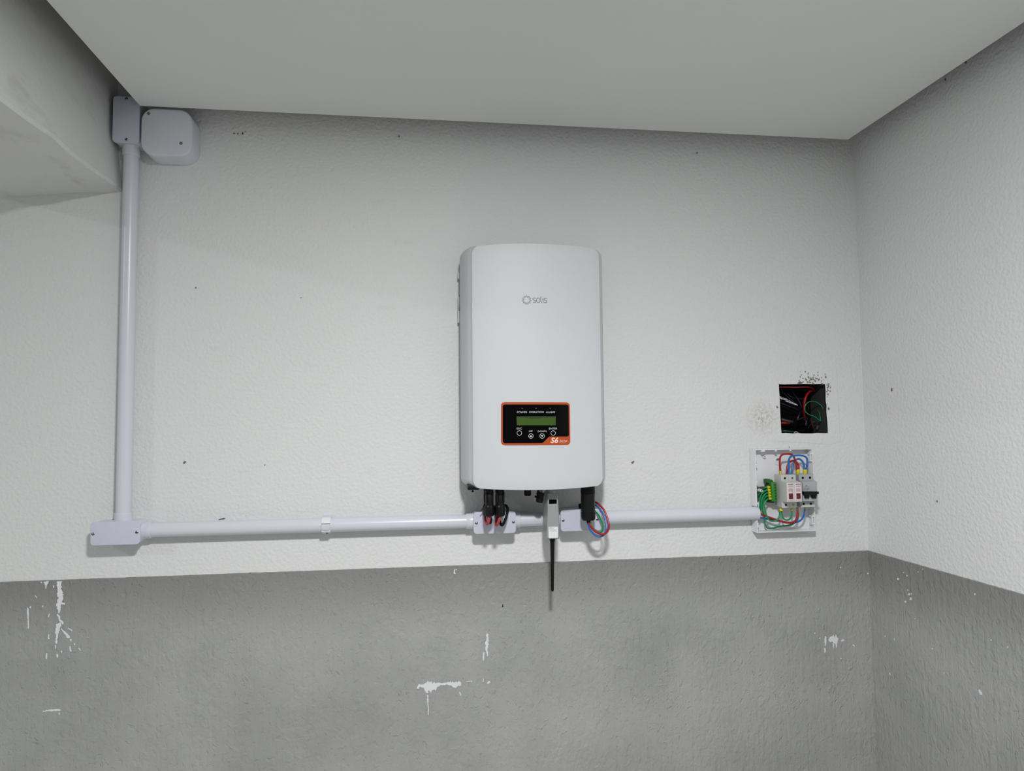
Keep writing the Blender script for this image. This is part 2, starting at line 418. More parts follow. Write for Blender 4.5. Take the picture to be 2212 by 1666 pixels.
splat([[(90, 1257, 3), (89, 1260, 2)], [(99, 1256, 13), (100, 1260, 8), (99, 1265, 4), (99, 1272, 2)], [(116, 1265, 3), (116, 1270, 2)]], db, pb, 2)
splat([[(60, 1313, 3), (60, 1324, 4), (61, 1340, 2), (61, 1358, 3)], [(66, 1312, 4)], [(92, 1310, 3)], [(76, 1287, 2), (79, 1292, 2)]], db, pb, 3)
splat([[(105, 1370, 2), (105, 1381, 4)], [(101, 1411, 3), (100, 1424, 3)], [(104, 1334, 2), (107, 1326, 2)]], db, pb, 4)
splat([[(92, 1537, 2), (110, 1535, 4), (124, 1534, 6), (132, 1534, 2)], [(128, 1542, 3)]], db, pb, 5)
splat([[(902, 1488, 5), (906, 1481, 6), (913, 1482, 7), (920, 1483, 16), (928, 1484, 26), (936, 1484, 22), (943, 1481, 10), (950, 1478, 6), (965, 1477, 5), (975, 1478, 10), (985, 1479, 12), (994, 1477, 9), (996, 1476, 2)],
       [(920, 1490, 7), (923, 1497, 4)], [(924, 1502, 2), (924, 1514, 3), (925, 1530, 2), (925, 1545, 3)], [(993, 1495, 2), (995, 1503, 3)], [(1007, 1473, 1.5), (1020, 1472, 2)]], db, pb, 6)
splat([[(1053, 1477, 4), (1058, 1472, 6)]], db, pb, 7)
splat([[(1052, 1369, 4), (1053, 1380, 6), (1052, 1392, 7), (1051, 1405, 5), (1054, 1418, 2)], [(1045, 1409, 3), (1044, 1428, 2)], [(1044, 1466, 2), (1044, 1474, 2)]], db, pb, 8)
splat([[(1783, 1375, 4), (1783, 1388, 5), (1783, 1396, 2)], [(1790, 1385, 7), (1797, 1382, 14), (1804, 1383, 20), (1809, 1384, 16)], [(1800, 1390, 4), (1801, 1400, 2)], [(1806, 1390, 6), (1807, 1399, 2)],
       [(1782, 1400, 3), (1782, 1410, 4)], [(1817, 1386, 4), (1823, 1382, 5)], [(1842, 1393, 4), (1846, 1397, 3)], [(1771, 1379, 3)], [(1760, 1368, 3)], [(1817, 1423, 3)]], db, pb, 9)
splat([[(983, 1230, 2), (981, 1238, 3), (984, 1240, 2)], [(986, 1231, 2)]], db, pb, 10)
splat([[(1816, 1226, 3)], [(1874, 1241, 3), (1876, 1238, 3)]], db, pb, 12)
splat([[(1086, 1306, 2), (1086, 1312, 3)]], db, pb, 13, DARK, 'wall_pit')
splat([[(1940, 1251, 5)], [(1951, 1236, 3), (1952, 1238, 3)], [(1959, 1244, 3)], [(1961, 1275, 3)], [(1964, 1284, 5)], [(1967, 1294, 6)], [(1956, 1300, 4)], [(1969, 1283, 3)], [(1976, 1336, 3), (1977, 1338, 2)],
       [(1983, 1236, 2)], [(1993, 1230, 2)], [(2106, 1284, 3)]], dr, pr, 14)
splat([[(2115, 1490, 3), (2118, 1496, 6), (2121, 1502, 3)]], dr, pr, 15)
splat([[(1922, 1453, 3), (1923, 1459, 4)], [(1912, 1375, 3)], [(1932, 1381, 3)], [(2014, 1402, 3)], [(2039, 1454, 3)], [(2141, 1383, 3)], [(2177, 1398, 3)]], dr, pr, 16)
rs = random.Random(8)
sp = []
for i in range(60):
    x = rs.gauss(1752, 17); y = 829-abs(rs.gauss(0, 11))
    if 1722 < x < 1786 and y > 803: sp.append([(x, y, rs.uniform(1, 2.6))]); sp.append([(x+rs.uniform(-2.5, 2.5), y+rs.uniform(-2, 2), rs.uniform(.8, 2.2))])
for i in range(24):
    y = 828+abs(rs.gauss(0, 16)); sp.append([(1785+y*.04-33+abs(rs.gauss(0, 3)), y, rs.uniform(1, 2.6))])
sp.append([(1723, 829, 2), (1728, 826, 6), (1733, 828, 2)]); sp.append([(1790, 883, 5)]); sp.append([(1680, 882, 3), (1678, 877, 2)])
splat(sp, wb, pw, 20, GREYSPOT, 'plaster_chips')['kind'] = 'stuff'
splat([[(397, 1002, 3), (399, 998, 5), (402, 999, 3)], [(504, 288, 4), (507, 289, 3)], [(514, 289, 3)], [(524, 288, 4)], [(530, 284, 2)], [(572, 1005, 2)], [(423, 622, 3)], [(1365, 1001, 4), (1370, 996, 3)], [(1705, 966, 2)],
       [(1506, 330, 3)], [(862, 295, 3)], [(650, 643, 2)], [(472, 1123, 2), (486, 1120, 3)]], wb, pw, 21, GREYSPOT, 'wall_pits')['kind'] = 'stuff'
splat([[(1926, 842, 4)], [(2024, 1083, 3)], [(2086, 135, 4)], [(2042, 172, 4)]], wr, lambda x, y, o=0: atx(x, y, XR-.001-o), 22, GREYSPOT, 'wall_pits')['kind'] = 'stuff'

# ------------------------------------------------------------------ conduit run
PRAD, PD, ZP = .0163, .0225, 1.3157
def cyl(bm, a, b, r, n=24): lathe(bm, [(r, 0), (r, (Vector(b)-Vector(a)).length)], a, Vector(b)-Vector(a), n)
def jbox(label, x0, x1, z0, z1, dep, screws, collars, group='white conduit boxes', extra=None, r=.008):
    t = thing('junction_box', label, 'junction box', ((x0+x1)/2, 0, z0), group)
    bm = B(); prism(bm, rrect(x0+.0012, x1-.0012, z0+.0012, z1-.0012, r), 0.0006, dep-.004); obj('box_body', bm, PVC, t)
    bm = B(); prism(bm, rrect(x0, x1, z0, z1, r), dep-.0042, dep, .0012); lid = obj('lid', bm, PVC_LID, t)
    for x, z in screws:
        bm = B(); lathe(bm, [(.0036, 0), (.0034, .0008), (.0022, .0016), (.0006, .0018)], (x, -dep+.0002, z), (0, -1, 0), 14)
        s = obj('screw', bm, STEEL, lid)
        bm = B(); box(bm, x-.0026, x+.0026, z-.0004, z+.0004, dep+.0010, dep+.0021); obj_slot = obj('screw_slot', bm, DARK, lid, smooth=0)
    for a, b in collars:
        a, b = Vector(a), Vector(b); ln = (b-a).length
        bm = B(); lathe(bm, [(.0202, 0), (.0202, .002), (.0188, .0024), (.0186, ln-.001), (.0180, ln)], a, b-a, 28); obj('socket_collar', bm, PVC, t)
    return t
XV = -.672
b1 = jbox('white conduit corner box where the vertical pipe meets the horizontal run, lower left', -.7295, -.6258, 1.2885, 1.3405, .05, [(-.7235, 1.3145), (-.6322, 1.3155)],
          [((XV, -PD, 1.339), (XV, -PD, 1.357)), ((-.627, -PD, ZP), (-.609, -PD, ZP))])
b2 = jbox('white conduit box with two screws behind the red and black cable loops', at(1023, 1128, .05).x, at(1114.5, 1128, .05).x, 1.2885, 1.3405, .05,
          [(at(1029, 1130, .05).x, 1.3145), (at(1109, 1128, .05).x, 1.3145)], [((at(1024, 1128, .05).x, -PD, ZP), (at(1024, 1128, .05).x-.017, -PD, ZP)), ((at(1113, 1128, .05).x, -PD, ZP), (at(1113, 1128, .05).x+.0155, -PD, ZP))])
x3 = at(1211, 1125, .05).x
b3 = jbox('white conduit box behind the black round plug and coloured wires', x3, x3+.1015, 1.2885, 1.3405, .05, [(x3+.0062, 1.3150), (x3+.0905, 1.3155)],
          [((x3+.1, -PD, ZP), (x3+.117, -PD, ZP))])
# upper vertical box in the slot between beam and dropped ceiling
x4, x5 = at(243, 260, .05).x, at(300.5, 290, .05).x
b4 = jbox('upright grey-white conduit box in the gap between beam and ceiling', x4, x5, 2.2035, 2.3125, .05, [((x4+x5)/2, 2.3065), ((x4+x5)/2+.002, 2.2105)], [((XV, -PD, 2.205), (XV, -PD, 2.182))])
def conduit(label, a, b, nm='conduit'):
    bm = B(); lathe(bm, [(PRAD-.002, .0), (PRAD, .0), (PRAD, (Vector(b)-Vector(a)).length), (PRAD-.002, (Vector(b)-Vector(a)).length)], a, Vector(b)-Vector(a), 32)
    return tag(obj(nm, bm, PVC), label, 'conduit pipe', 'white rigid conduit pipes')
conduit('tall vertical white conduit pipe running down the wall beside the beam', (XV, -PD, 1.3555), (XV, -PD, 2.184))
xa, xb = -.6105, at(1024, 1128, .05).x-.0155
conduit('long horizontal white conduit pipe held by a clip, left of the inverter cables', (xa, -PD, ZP), (xb, -PD, ZP))
xe = .8435
conduit('horizontal white conduit pipe entering the left side of the open breaker box', (x3+.1155, -PD, ZP), (xe+.006, -PD, ZP))
conduit('short shaded white conduit piece behind the silver data logger stick', (at(1113, 1128, .05).x+.014, -PD, ZP), (x3+.002, -PD, ZP))
# clip
xk = at(706, 1133, PD).x
t = thing('pipe_clip', 'white plastic saddle clip around the horizontal conduit, left of the inverter', 'pipe clip', (xk, 0, ZP-.02))
def arc(bm, a0, a1, r0, r1, x0, x1, n=12):
    rings = []
    for i in range(n+1):
        a = a0+(a1-a0)*i/n; c, s = math.cos(a), math.sin(a)
        rings.append([(x0, -PD-c*r0, ZP+s*r0), (x1, -PD-c*r0, ZP+s*r0), (x1, -PD-c*r1, ZP+s*r1), (x0, -PD-c*r1, ZP+s*r1)])
    loft(bm, rings)
hw = .0098
bm = B(); box(bm, xk-hw, xk+hw, ZP-.019, ZP+.021, .0003, PD-PRAD); obj('clip_base', bm, PVC, t)
bm = B(); arc(bm, math.radians(22), math.radians(125), PRAD+.0001, PRAD+.0026, xk-hw, xk+hw); obj('clip_arm', bm, ABS, t)
bm = B(); arc(bm, math.radians(-42), math.radians(-125), PRAD+.0001, PRAD+.0026, xk-hw, xk+hw); obj('clip_arm', bm, ABS, t)
bm = B(); arc(bm, math.radians(-28), math.radians(14), PRAD+.0003, PRAD+.0032, xk-hw, xk+hw-.0006, 5); obj('clip_band', bm, PVC, t)
for a0, a1 in ((19, 26), (-40, -33)):
    bm = B(); arc(bm, math.radians(a0), math.radians(a1), PRAD+.0001, PRAD+.0052, xk-hw, xk+hw, 3); obj('clip_lip', bm, ABS, t)
bm = B(); lathe(bm, [(.0022, 0), (.0018, .001)], (xk+.0015, -PD-.0075, ZP-.0178), (0, -.35, -1), 8); obj('clip_hole', bm, DARK, t)

# square rounded junction box below the ceiling
xs0, xs1 = at(303.5, 280, .055).x, at(415, 280, .055).x
t = thing('junction_box', 'square light grey junction box with well rounded corners tucked under the ceiling edge', 'junction box', ((xs0+xs1)/2, 0, 2.166), 'white conduit boxes')
zs0, zs1 = at(360, 336.5, .055).z, 2.2865
bx = lambda e: rrect(xs0+e, xs1-e, zs0+e, zs1-e, .031-e, 10)
bm = B(); loft(bm, [[(x, -d, z) for x, z in bx(e)] for d, e in ((.0006, -.001), (.002, -.001), (.036, .0005), (.0405, .0012))]); obj('box_body', bm, PVC, t)
bm = B(); prism(bm, bx(0), .0415, .055, .005); lid = obj('lid', bm, PVC, t)
bm = B(); prism(bm, bx(.003), .0402, .0418); obj('lid_seam', bm, SILVER_D, t)
for px, py in ((321, 245), (391, 309.5)):
    p = at(px, py, .0552); bm = B(); lathe(bm, [(.0036, 0), (.0036, .0006), (.003, .0009)], (p.x, -.0549, p.z), (0, -1, 0), 16); obj('screw_plug', bm, SILVER_D, lid)

# ------------------------------------------------------------------ inverter
XC, HW = .2660, .1742
DX = lambda x: .146-.022*((x-XC)/HW)**2
zt, zb = at(1150, 526.5, .145).z, at(1150, 1059, .146).z
inv = thing('inverter', 'white wall-mounted solar inverter with bulging front, orange-framed display and black connectors below', 'inverter', (XC, 0, zb))
def cover_outline():
    r = .020; out = []
    zT = lambda x: zt-.0047*((x-XC)/HW)**2; zB = lambda x: zb+.0060*((x-XC)/HW)**2
    for i in range(25): x = XC-HW+r+(2*HW-2*r)*i/24; out.append((x, zB(x)))
    def corner(cx, cz, a0):
        for i in range(1, 9): a = a0+PI/2*i/9; out.append((cx+r*math.cos(a), cz+r*math.sin(a)))
    corner(XC+HW-r, zB(XC+HW-r)+r, -PI/2)
    for i in range(17): out.append((XC+HW, zB(XC+HW)+r+(zT(XC+HW)-zB(XC+HW)-2*r)*i/16))
    corner(XC+HW-r, zT(XC+HW-r)-r, 0)
    for i in range(25): x = XC+HW-r-(2*HW-2*r)*i/24; out.append((x, zT(x)))
    corner(XC-HW+r, zT(XC-HW+r)-r, PI/2)
    for i in range(17): out.append((XC-HW, zT(XC+HW)-r-(zT(XC+HW)-zB(XC+HW)-2*r)*i/16))
    corner(XC-HW+r, zB(XC-HW+r)+r, PI)
    return out
co = cover_outline()
bm = B(); # sides taper from the wider back rim to a crisp crease; the underside slopes down to the front
zm_ = (zt+zb)/2
def shoulder(k):   # k = 0 back rim, 1 front crease
    out = []
    for x, z in co:
        t = max(0, (zm_-z)/(zm_-zb))**6; u = max(0, (z-zm_)/(zt-zm_))**6*max(0, min(1, (abs(x-XC)-.1)/.05))
        out.append((XC+(x-XC)*(1-.0206*k/HW), z+.001*(1-k)*t+.009*(1-k)*u))
    return out
rings = [[(x, -.044, z) for x, z in inset(shoulder(0), .0012)], [(x, -.046, z) for x, z in shoulder(0)]]
for k, d in ((0, .048), (.08, .064), (.24, .083), (.45, .100), (.67, .112), (.86, .1188), (1.03, .1222)):
    rings.append([(x, -d, z) for x, z in shoulder(k)])
base = inset(shoulder(1.18), .0012)
rings.append([(x, -DX(x)+.0003, z) for x, z in shoulder(1.14)])
rings.append([(x, -DX(x), z) for x, z in base]); zc_ = zm_
for s in (.92, .8, .65, .5, .35, .2, .08):
    rings.append([(XC+(x-XC)*s, -DX(XC+(x-XC)*s), zc_+(z-zc_)*s) for x, z in base])
loft(bm, rings); obj('cover', bm, COVER, inv, smooth=45)
bm = B(); loft(bm, [[(x, -d, z) for x, z in inset(shoulder(0), e)] for d, e in ((.012, .006), (.013, .005), (.0445, .004))]); obj('heat_sink', bm, CAST, inv)
for (y0, y1, m_, e) in ((588, 602, COVER, .0008), (640, 671, CAST, .0004), (671, 697, COVER, 0)):
    p, q = at(989.5, y0, .02), at(989.5, y1, .02); bm = B(); box(bm, at(989 if m_ is COVER else 989.6, 650, .02).x, XC-HW+.012, q.z, p.z, .002, .02, .0008); obj('mounting_tab', bm, m_, inv)
bm = B(); box(bm, XC-HW+.012, XC+HW-.012, zb+.06, zt-.06, .0006, .013); obj('mounting_bracket', bm, CAST, inv)

# logo
logo_d = lambda x: DX(x)+.0002
cs = at(1137.6, 648.3, DX(.24)); bm = B(); sc = 1.55/F/27.65   # metres per pixel of the enlarged logo
star = []
for i in range(22):
    a = PI/2+i*PI/11; r = (285 if i % 2 == 0 else 170)*sc
    star.append((cs.x+r*math.cos(a), cs.z+r*math.sin(a)))
ribbon(bm, star, 42*sc, 0, logo_d, closed=True)
for i in range(11):
    a = PI/2+(i+.5)*2*PI/11; r = 262*sc; c = (cs.x+r*math.cos(a), cs.z+r*math.sin(a)); e = 13*sc
    ribbon(bm, [(c[0]-e, c[1]), (c[0]+e, c[1])], 2*e, 0, logo_d)
obj('sun_emblem', bm, SUN_INK, inv, smooth=0)
bm = B()
def glyph(pts, w_=36):
    P = cat_rom([Vector((x, y, 0)) for x, y in pts], 5) if len(pts) > 2 else [Vector((x, y, 0)) for x, y in pts]
    ribbon(bm, [(cs.x+(p.x-628)*sc, cs.z-(p.y-500)*sc) for p in P], w_*sc, 0, logo_d)
for ox in (0, 693):
    glyph([(1175+ox, 385), (1120+ox, 372), (1060+ox, 380), (1012+ox, 430), (1035+ox, 490), (1110+ox, 512), (1175+ox, 540), (1190+ox, 600), (1150+ox, 645), (1080+ox, 652), (1000+ox, 620)])
ring = [(1340+108*math.cos(a), 510+142*math.copysign(abs(math.sin(a))**.85, math.sin(a))) for a in [2*PI*i/24 for i in range(24)]]
ribbon(bm, [(cs.x+(x-628)*sc, cs.z-(y-500)*sc) for x, y in ring], 36*sc, 0, logo_d, closed=True)
glyph([(1503, 270), (1503, 420), (1506, 560), (1520, 620), (1570, 655)]); glyph([(1640, 365), (1640, 660)]); glyph([(1640, 275), (1640, 305)])
obj('wordmark', bm, GREY_INK, inv, smooth=0)

# control panel
PDp = .147
def zp(X, Y): p = at(1060+X/11.06, 850+Y/11.06, PDp-.002); return (p.x, p.z)
def zpoly(pts): return [zp(*q) for q in pts]
def fillet(pts, n=5):
    """pts = (X, Y, radius) corners, in enlarged-pixel units"""
    out = []
    m = len(pts)
    for i in range(m):
        a, b, c = Vector(pts[i-1][:2]), Vector(pts[i][:2]), Vector(pts[(i+1) % m][:2]); r = pts[i][2]
        if r <= 0: out.append(tuple(b)); continue
        u, v = (a-b).normalized(), (c-b).normalized()
        ang = math.acos(max(-1, min(1, u.dot(v)))); t = min(r/math.tan(ang/2), (a-b).length*.49, (c-b).length*.49)
        p, q = b+u*t, b+v*t
        for k in range(n+1):
            s = k/n; out.append(tuple(p*(1-s)**2+b*2*s*(1-s)+q*s*s))
    return out
def curved(bm, pts, off):
    """flat outline (x,z) -> sheet lying off in front of the cover"""
    vs = [bm.verts.new((x, 0, z)) for x, z in pts]; bm.faces.new(vs)
    x0 = min(p[0] for p in pts); x1 = max(p[0] for p in pts)
    for i in range(1, 14):
        bmesh.ops.bisect_plane(bm, geom=bm.verts[:]+bm.edges[:]+bm.faces[:], plane_co=(x0+(x1-x0)*i/14, 0, 0), plane_no=(1, 0, 0))
    ext = bmesh.ops.extrude_face_region(bm, geom=bm.faces[:])
    top = {v for v in ext['geom'] if isinstance(v, bmesh.types.BMVert)}
    for v in bm.verts: v.co.y = -(DX(v.co.x)+(off if v in top else -.0006))
bm = B(); curved(bm, zpoly(fillet([(250, 210, 95), (1892, 215, 100), (1905, 1230, 105), (250, 1238, 110)])), .0016); panel = obj('control_panel', bm, ORANGE, inv)
bm = B(); curved(bm, zpoly(fillet([(290, 265, 55), (1862, 268, 60), (1868, 1030, 50), (1390, 1030, 80), (1235, 1186, 80), (290, 1192, 70)])), .0023); film = obj('display_window', bm, GLOSSB, panel)
def sheet(name, pts, off, mat):
    bm = B(); curved(bm, pts, off); return obj(name, bm, mat, panel, smooth=0)
sheet('lcd_screen', zpoly([(612, 548), (1548, 545), (1550, 762), (620, 762)]), .0027, LCD)
sheet('lcd_edge', zpoly(fillet([(614, 548, 2), (1546, 546, 2), (1547, 572, 2), (1200, 578, 20), (1100, 606, 40), (930, 600, 60), (800, 576, 20), (614, 574, 2)], 3)), .0029, LCD_D)
PO = lambda x: DX(x)+.0026
def ptxt(s, X0, X1, Y0, Y1, mat=WHITE_INK, **k):
    a, b = zp(X0, Y1), zp(X1, Y0); text('lettering', s, a[0], b[0], a[1], b[1], 0, mat, panel, dfun=k.pop('df', PO), **k)
ptxt('POWER', 625, 868, 428, 472); ptxt('OPERATION', 912, 1260, 426, 470); ptxt('ALARM', 1312, 1528, 430, 473)
ptxt('ESC', 620, 740, 817, 862); ptxt('UP', 910, 995, 885, 927); ptxt('DOWN', 1120, 1325, 886, 928); ptxt('ENTER', 1385, 1582, 818, 862)
ptxt('S6', 1425, 1612, 1052, 1188, PINK_INK, bold=.025, shear=.25, df=lambda x: DX(x)+.0019)
ptxt('Series', 1640, 1830, 1106, 1158, PINK_INK, shear=.25, df=lambda x: DX(x)+.0019)
bm = B()
for X0, X1 in ((1632, 1682), (1692, 1800)): ribbon(bm, [zp(X0, 1178), zp(X1, 1178)], .0005, 0, lambda x: DX(x)+.0019)
obj('fine_print', bm, PINK_INK, panel, smooth=0)['kind'] = 'stuff'
for X, Y, arrow in ((682, 948, 0), (955, 1018, 1), (1222, 1018, -1), (1487, 948, 0)):
    c = Vector(zp(X, Y)); r = 56*1.55/F/11.06
    bm = B(); ribbon(bm, [(c.x+r*math.cos(2*PI*i/28), c.y+r*math.sin(2*PI*i/28)) for i in range(28)], .0009, 0, PO, closed=True)
    if arrow:
        q = .6*r*arrow
        vs = [bm.verts.new((x, -PO(x), z)) for x, z in ((c.x-.6*r, c.y-q*.6), (c.x+.6*r, c.y-q*.6), (c.x, c.y+q*.8))]; bm.faces.new(vs)
    obj('button', bm, WHITE_INK, panel, smooth=0)
for X in (745, 1077, 1410):
    c = zp(X, 360); bm = B(); lathe(bm, [(.0013, 0), (.0011, .0004)], (c[0], -DX(c[0])-.0023, c[1]), (0, -1, 0), 10); obj('indicator_light', bm, GREY_INK, panel)

# sockets on the underside
ZB = zb+.006
def pz(px, py, d): return at(px, py, d)
zsw = pz(1010, 1048, .118).z
p0, p1 = pz(1009.5, 1058, .11), pz(1035, 1058, .11)
bm = B(); prism(bm, [(p0.x, p0.z+.001), (p0.x+.002, p0.z-.0005), (p1.x-.003, p0.z-.0003), (p1.x, p0.z+.001), (p1.x, zsw), (p0.x, zsw)], .075, .120, .002); sw = obj('dc_switch', bm, BLACK, inv)
q = pz(1021, 1058, .1); bm = B(); lathe(bm, [(.0016, 0), (.0016, .0035), (.003, .004), (.003, .006), (.0015, .0065)], (q.x, q.y, q.z+.0005), (0, 0, -1), 12); obj('switch_knob', bm, BLACK, sw)
a, b = pz(1133, 1072, .09), pz(1148, 1062, .09)
bm = B(); cx = (a.x+b.x)/2; lathe(bm, [((b.x-a.x)/2*.82, 0), ((b.x-a.x)/2, .004), ((b.x-a.x)/2, .03)], (cx, -.085, a.z), (0, 0, 1), 16); obj('port_socket', bm, RUBBER, inv)
a, b = pz(1160, 1066, .09), pz(1172, 1062, .09)
bm = B(); lathe(bm, [((b.x-a.x)/2, 0), ((b.x-a.x)/2, .02)], ((a.x+b.x)/2, -.088, a.z), (0, 0, 1), 16); obj('port_socket', bm, SILVER_D, inv)
# dc connectors: two in front with red leads, two behind with black leads
def dc_cable(label, px, d, pts, mat, off=0):
    c = at(px, 1091, d); zn0, zn1 = at(px, 1114.2, d).z, at(px, 1091.5, d).z; zm = at(px, 1066, d).z
    t = thing('dc_cable', label, 'cable', (c.x, c.y, zn0), 'dc string cables under the inverter')
    bm = B(); n = 24; rings = []
    for h, r in ((zn0-.001, .0088), (zn0+.001, .0104), (zn0+.004, .0111), (zn1-.006, .0114), (zn1-.002, .0110), (zn1, .0100)):
        rings.append([(c.x+r*(1+.035*math.cos(12*2*PI*i/48))*math.cos(2*PI*i/48), c.y+r*(1+.035*math.cos(12*2*PI*i/48))*math.sin(2*PI*i/48), h) for i in range(48)])
    loft(bm, rings); obj('gland_nut', bm, BLACK, t)
    bm = B(); lathe(bm, [(.0093, 0), (.0093, .009), (.0098, .0095), (.0098, zm-zn1-.004), (.0088, zm-zn1-.001), (.0088, zm-zn1)], (c.x, c.y, zn1), (0, 0, 1), 20)
    for s in (-1, 1): box(bm, c.x+s*.0075-.0016, c.x+s*.0075+.0016, zn1+.008, zm+.003, -c.y+.002, -c.y+.0095)
    obj('plug_body', bm, BLACK, t)
    bm = B(); tube(bm, [Vector((c.x+off, c.y, zn0+.008)), Vector((c.x+off, c.y, zn0+.002))]+pxs(pts), .0032, 12, 7); obj('wire', bm, mat, t)
    bm = B(); lathe(bm, [(.0094, 0), (.0094, .006), (.0078, .0065), (.0078, .016), (.0092, .0165), (.0092, .03)], (c.x, c.y, zm+.0003), (0, 0, 1), 20)
    for k in range(6): an = k*PI/3+.2; box(bm, c.x+.0086*math.cos(an)-.0008, c.x+.0086*math.cos(an)+.0008, zm+.006, zm+.02, -c.y-.0086*math.sin(an)-.0008, -c.y-.0086*math.sin(an)+.0008)
    obj('dc_socket', bm, BLACK, inv)
dc_cable('front left plug with a short red cable loop under the inverter', 1057.2, .105, [(1056.5, 1124, .106), (1052.5, 1132, .098), (1048.5, 1126, .078), (1047.5, 1113, .055), (1052, 1098, .03), (1056, 1092, .018)], RED_DC)
dc_cable('front right plug with a slanting red cable beside a black loop', 1080.5, .105, [(1079, 1122, .107), (1074.5, 1133, .102), (1071.5, 1134, .085), (1072.5, 1122, .06), (1075, 1104, .03), (1076, 1093, .018)], RED_DC, .001)
dc_cable('rear left plug with black cable, mostly hidden behind the left red-cable plug', 1053.5, .066, [(1060, 1122, .072), (1059, 1130, .066), (1057, 1125, .056), (1058, 1105, .04), (1060, 1092, .018)], RUBBER)
dc_cable('rear right plug whose black cable arches in a loop on the right side', 1078.5, .066, [(1079, 1124, .068), (1083, 1134.5, .078), (1088, 1131, .083), (1094, 1115, .082), (1096.5, 1102, .072), (1094.5, 1094, .058), (1090, 1092, .04), (1086, 1095, .022), (1085, 1100, .012)], RUBBER)
bm = B(); tube(bm, pxs([(1047, 1089, .07), (1045, 1093, .072), (1042.5, 1099, .074), (1039.5, 1102.5, .075), (1038.5, 1102.3, .075)]), .0012, 6); tag(obj('cable_tie_tail', bm, RUBBER), 'thin black cable tie end sticking out left of the black plugs', 'cable tie')
# dangling cap
t = thing('port_cap', 'black rubber port cap hanging beside the silver data logger', 'cap', at(1165, 1086, .1))
bm = B(); c = at(1165.3, 1086, .1); ax = Vector((.12, 0, 1)); lathe(bm, [(.0062, 0), (.0078, .001), (.0086, .004), (.0086, .0175), (.0094, .018), (.0094, .0225), (.006, .0235)], c, ax, 18); obj('cap_body', bm, RUBBER, t)
bm = B(); lathe(bm, [(.0016, 0), (.003, .001), (.003, .003), (.001, .004)], at(1158.5, 1073, .1), (-1, 0, 0), 10); obj('cap_nub', bm, RUBBER, t)
bm = B(); tube(bm, pxs([(1163, 1066, .1), (1162, 1062, .096), (1164, 1056, .09)]), .0016, 6); obj('cap_strap', bm, RUBBER, t)

# data logger
DL = .085
def lz(X, Y, d): return at(1170+X/13.33, 1050+Y/13.33, d)
t = thing('data_logger', 'silver stick-shaped data logger with black antenna hanging below the inverter', 'data logger', lz(300, 1530, DL))
def lring(Y, xl, xr, fl, fr, db, df):
    z = lz(300, Y, df).z; md = db+(df-db)*.62
    a, b, c, e = lz(xl, Y, md).x, lz(xr, Y, md).x, lz(fl, Y, df).x, lz(fr, Y, df).x
    return [(a, -md, z), (c-.001, -df+.0008, z), (c+.0006, -df, z), (e-.0006, -df, z), (e+.001, -df+.0008, z), (b, -md, z), (b-.002, -db, z), (a+.002, -db, z)]
bm = B(); loft(bm, [lring(215, 88, 478, 185, 450, .058, .098), lring(380, 86, 488, 186, 455, .056, .104), lring(640, 84, 500, 190, 468, .056, .104), lring(1150, 88, 512, 172, 492, .056, .106), lring(1480, 95, 520, 165, 498, .056, .106), lring(1520, 105, 512, 175, 490, .057, .104), lring(1530, 120, 498, 185, 478, .060, .101)])
obj('housing', bm, SILVER, t, smooth=22)
a, b = lz(105, 215, .085), lz(488, 110, .085); rr = (b.x-a.x)/2
bm = B(); lathe(bm, [(rr*.96, 0), (rr, .001), (rr, .006), (rr*.93, .0065), (rr*.93, .02)], ((a.x+b.x)/2, -.080, a.z-.0002), (0, 0, 1), 32); obj('collar', bm, SILVER, t)
def lsheet(name, X0, X1, Y0, Y1, d0, d1, mat, r=.001, par=None):
    a, b = lz(X0, Y1, d1), lz(X1, Y0, d1); bm = B(); prism(bm, rrect(a.x, b.x, a.z, b.z, r, 3), d0, d1); return obj(name, bm, mat, par or t)
lsheet('indicator_window', 215, 435, 388, 518, .1030, .1046, GLOSSB)
lsheet('sticker', 201, 467, 1172, 1505, .1050, .1064, PAPER, .0015)
bm = B()
for Y, X0, X1, wd in ((1212, 228, 295, .0010), (1212, 300, 372, .0005), (1268, 228, 405, .0006), (1304, 235, 250, .0005), (1304, 275, 290, .0005), (1304, 312, 365, .0005), (1304, 385, 398, .0005), (1304, 418, 428, .0005)):
    p, q = lz(X0, Y, .1065), lz(X1, Y, .1065); ribbon(bm, [(p.x, p.z), (q.x, q.z)], wd, .1066)
obj('fine_print', bm, GREY_INK, t, smooth=0)['kind'] = 'stuff'
c = lz(310, 1536, .085); tip = at(1193.3, 1278, .085)
hgt = c.z-tip.z
bm = B(); lathe(bm, [(.0066, -.003), (.0066, .003), (.0056, .0034), (.0052, .012), (.0052, .014), (.0049, .03), (.0042, hgt*.55), (.0036, hgt-.004), (.003, hgt-.0015), (.001, hgt)], c, tip-c, 16); obj('antenna', bm, RUBBER, t)

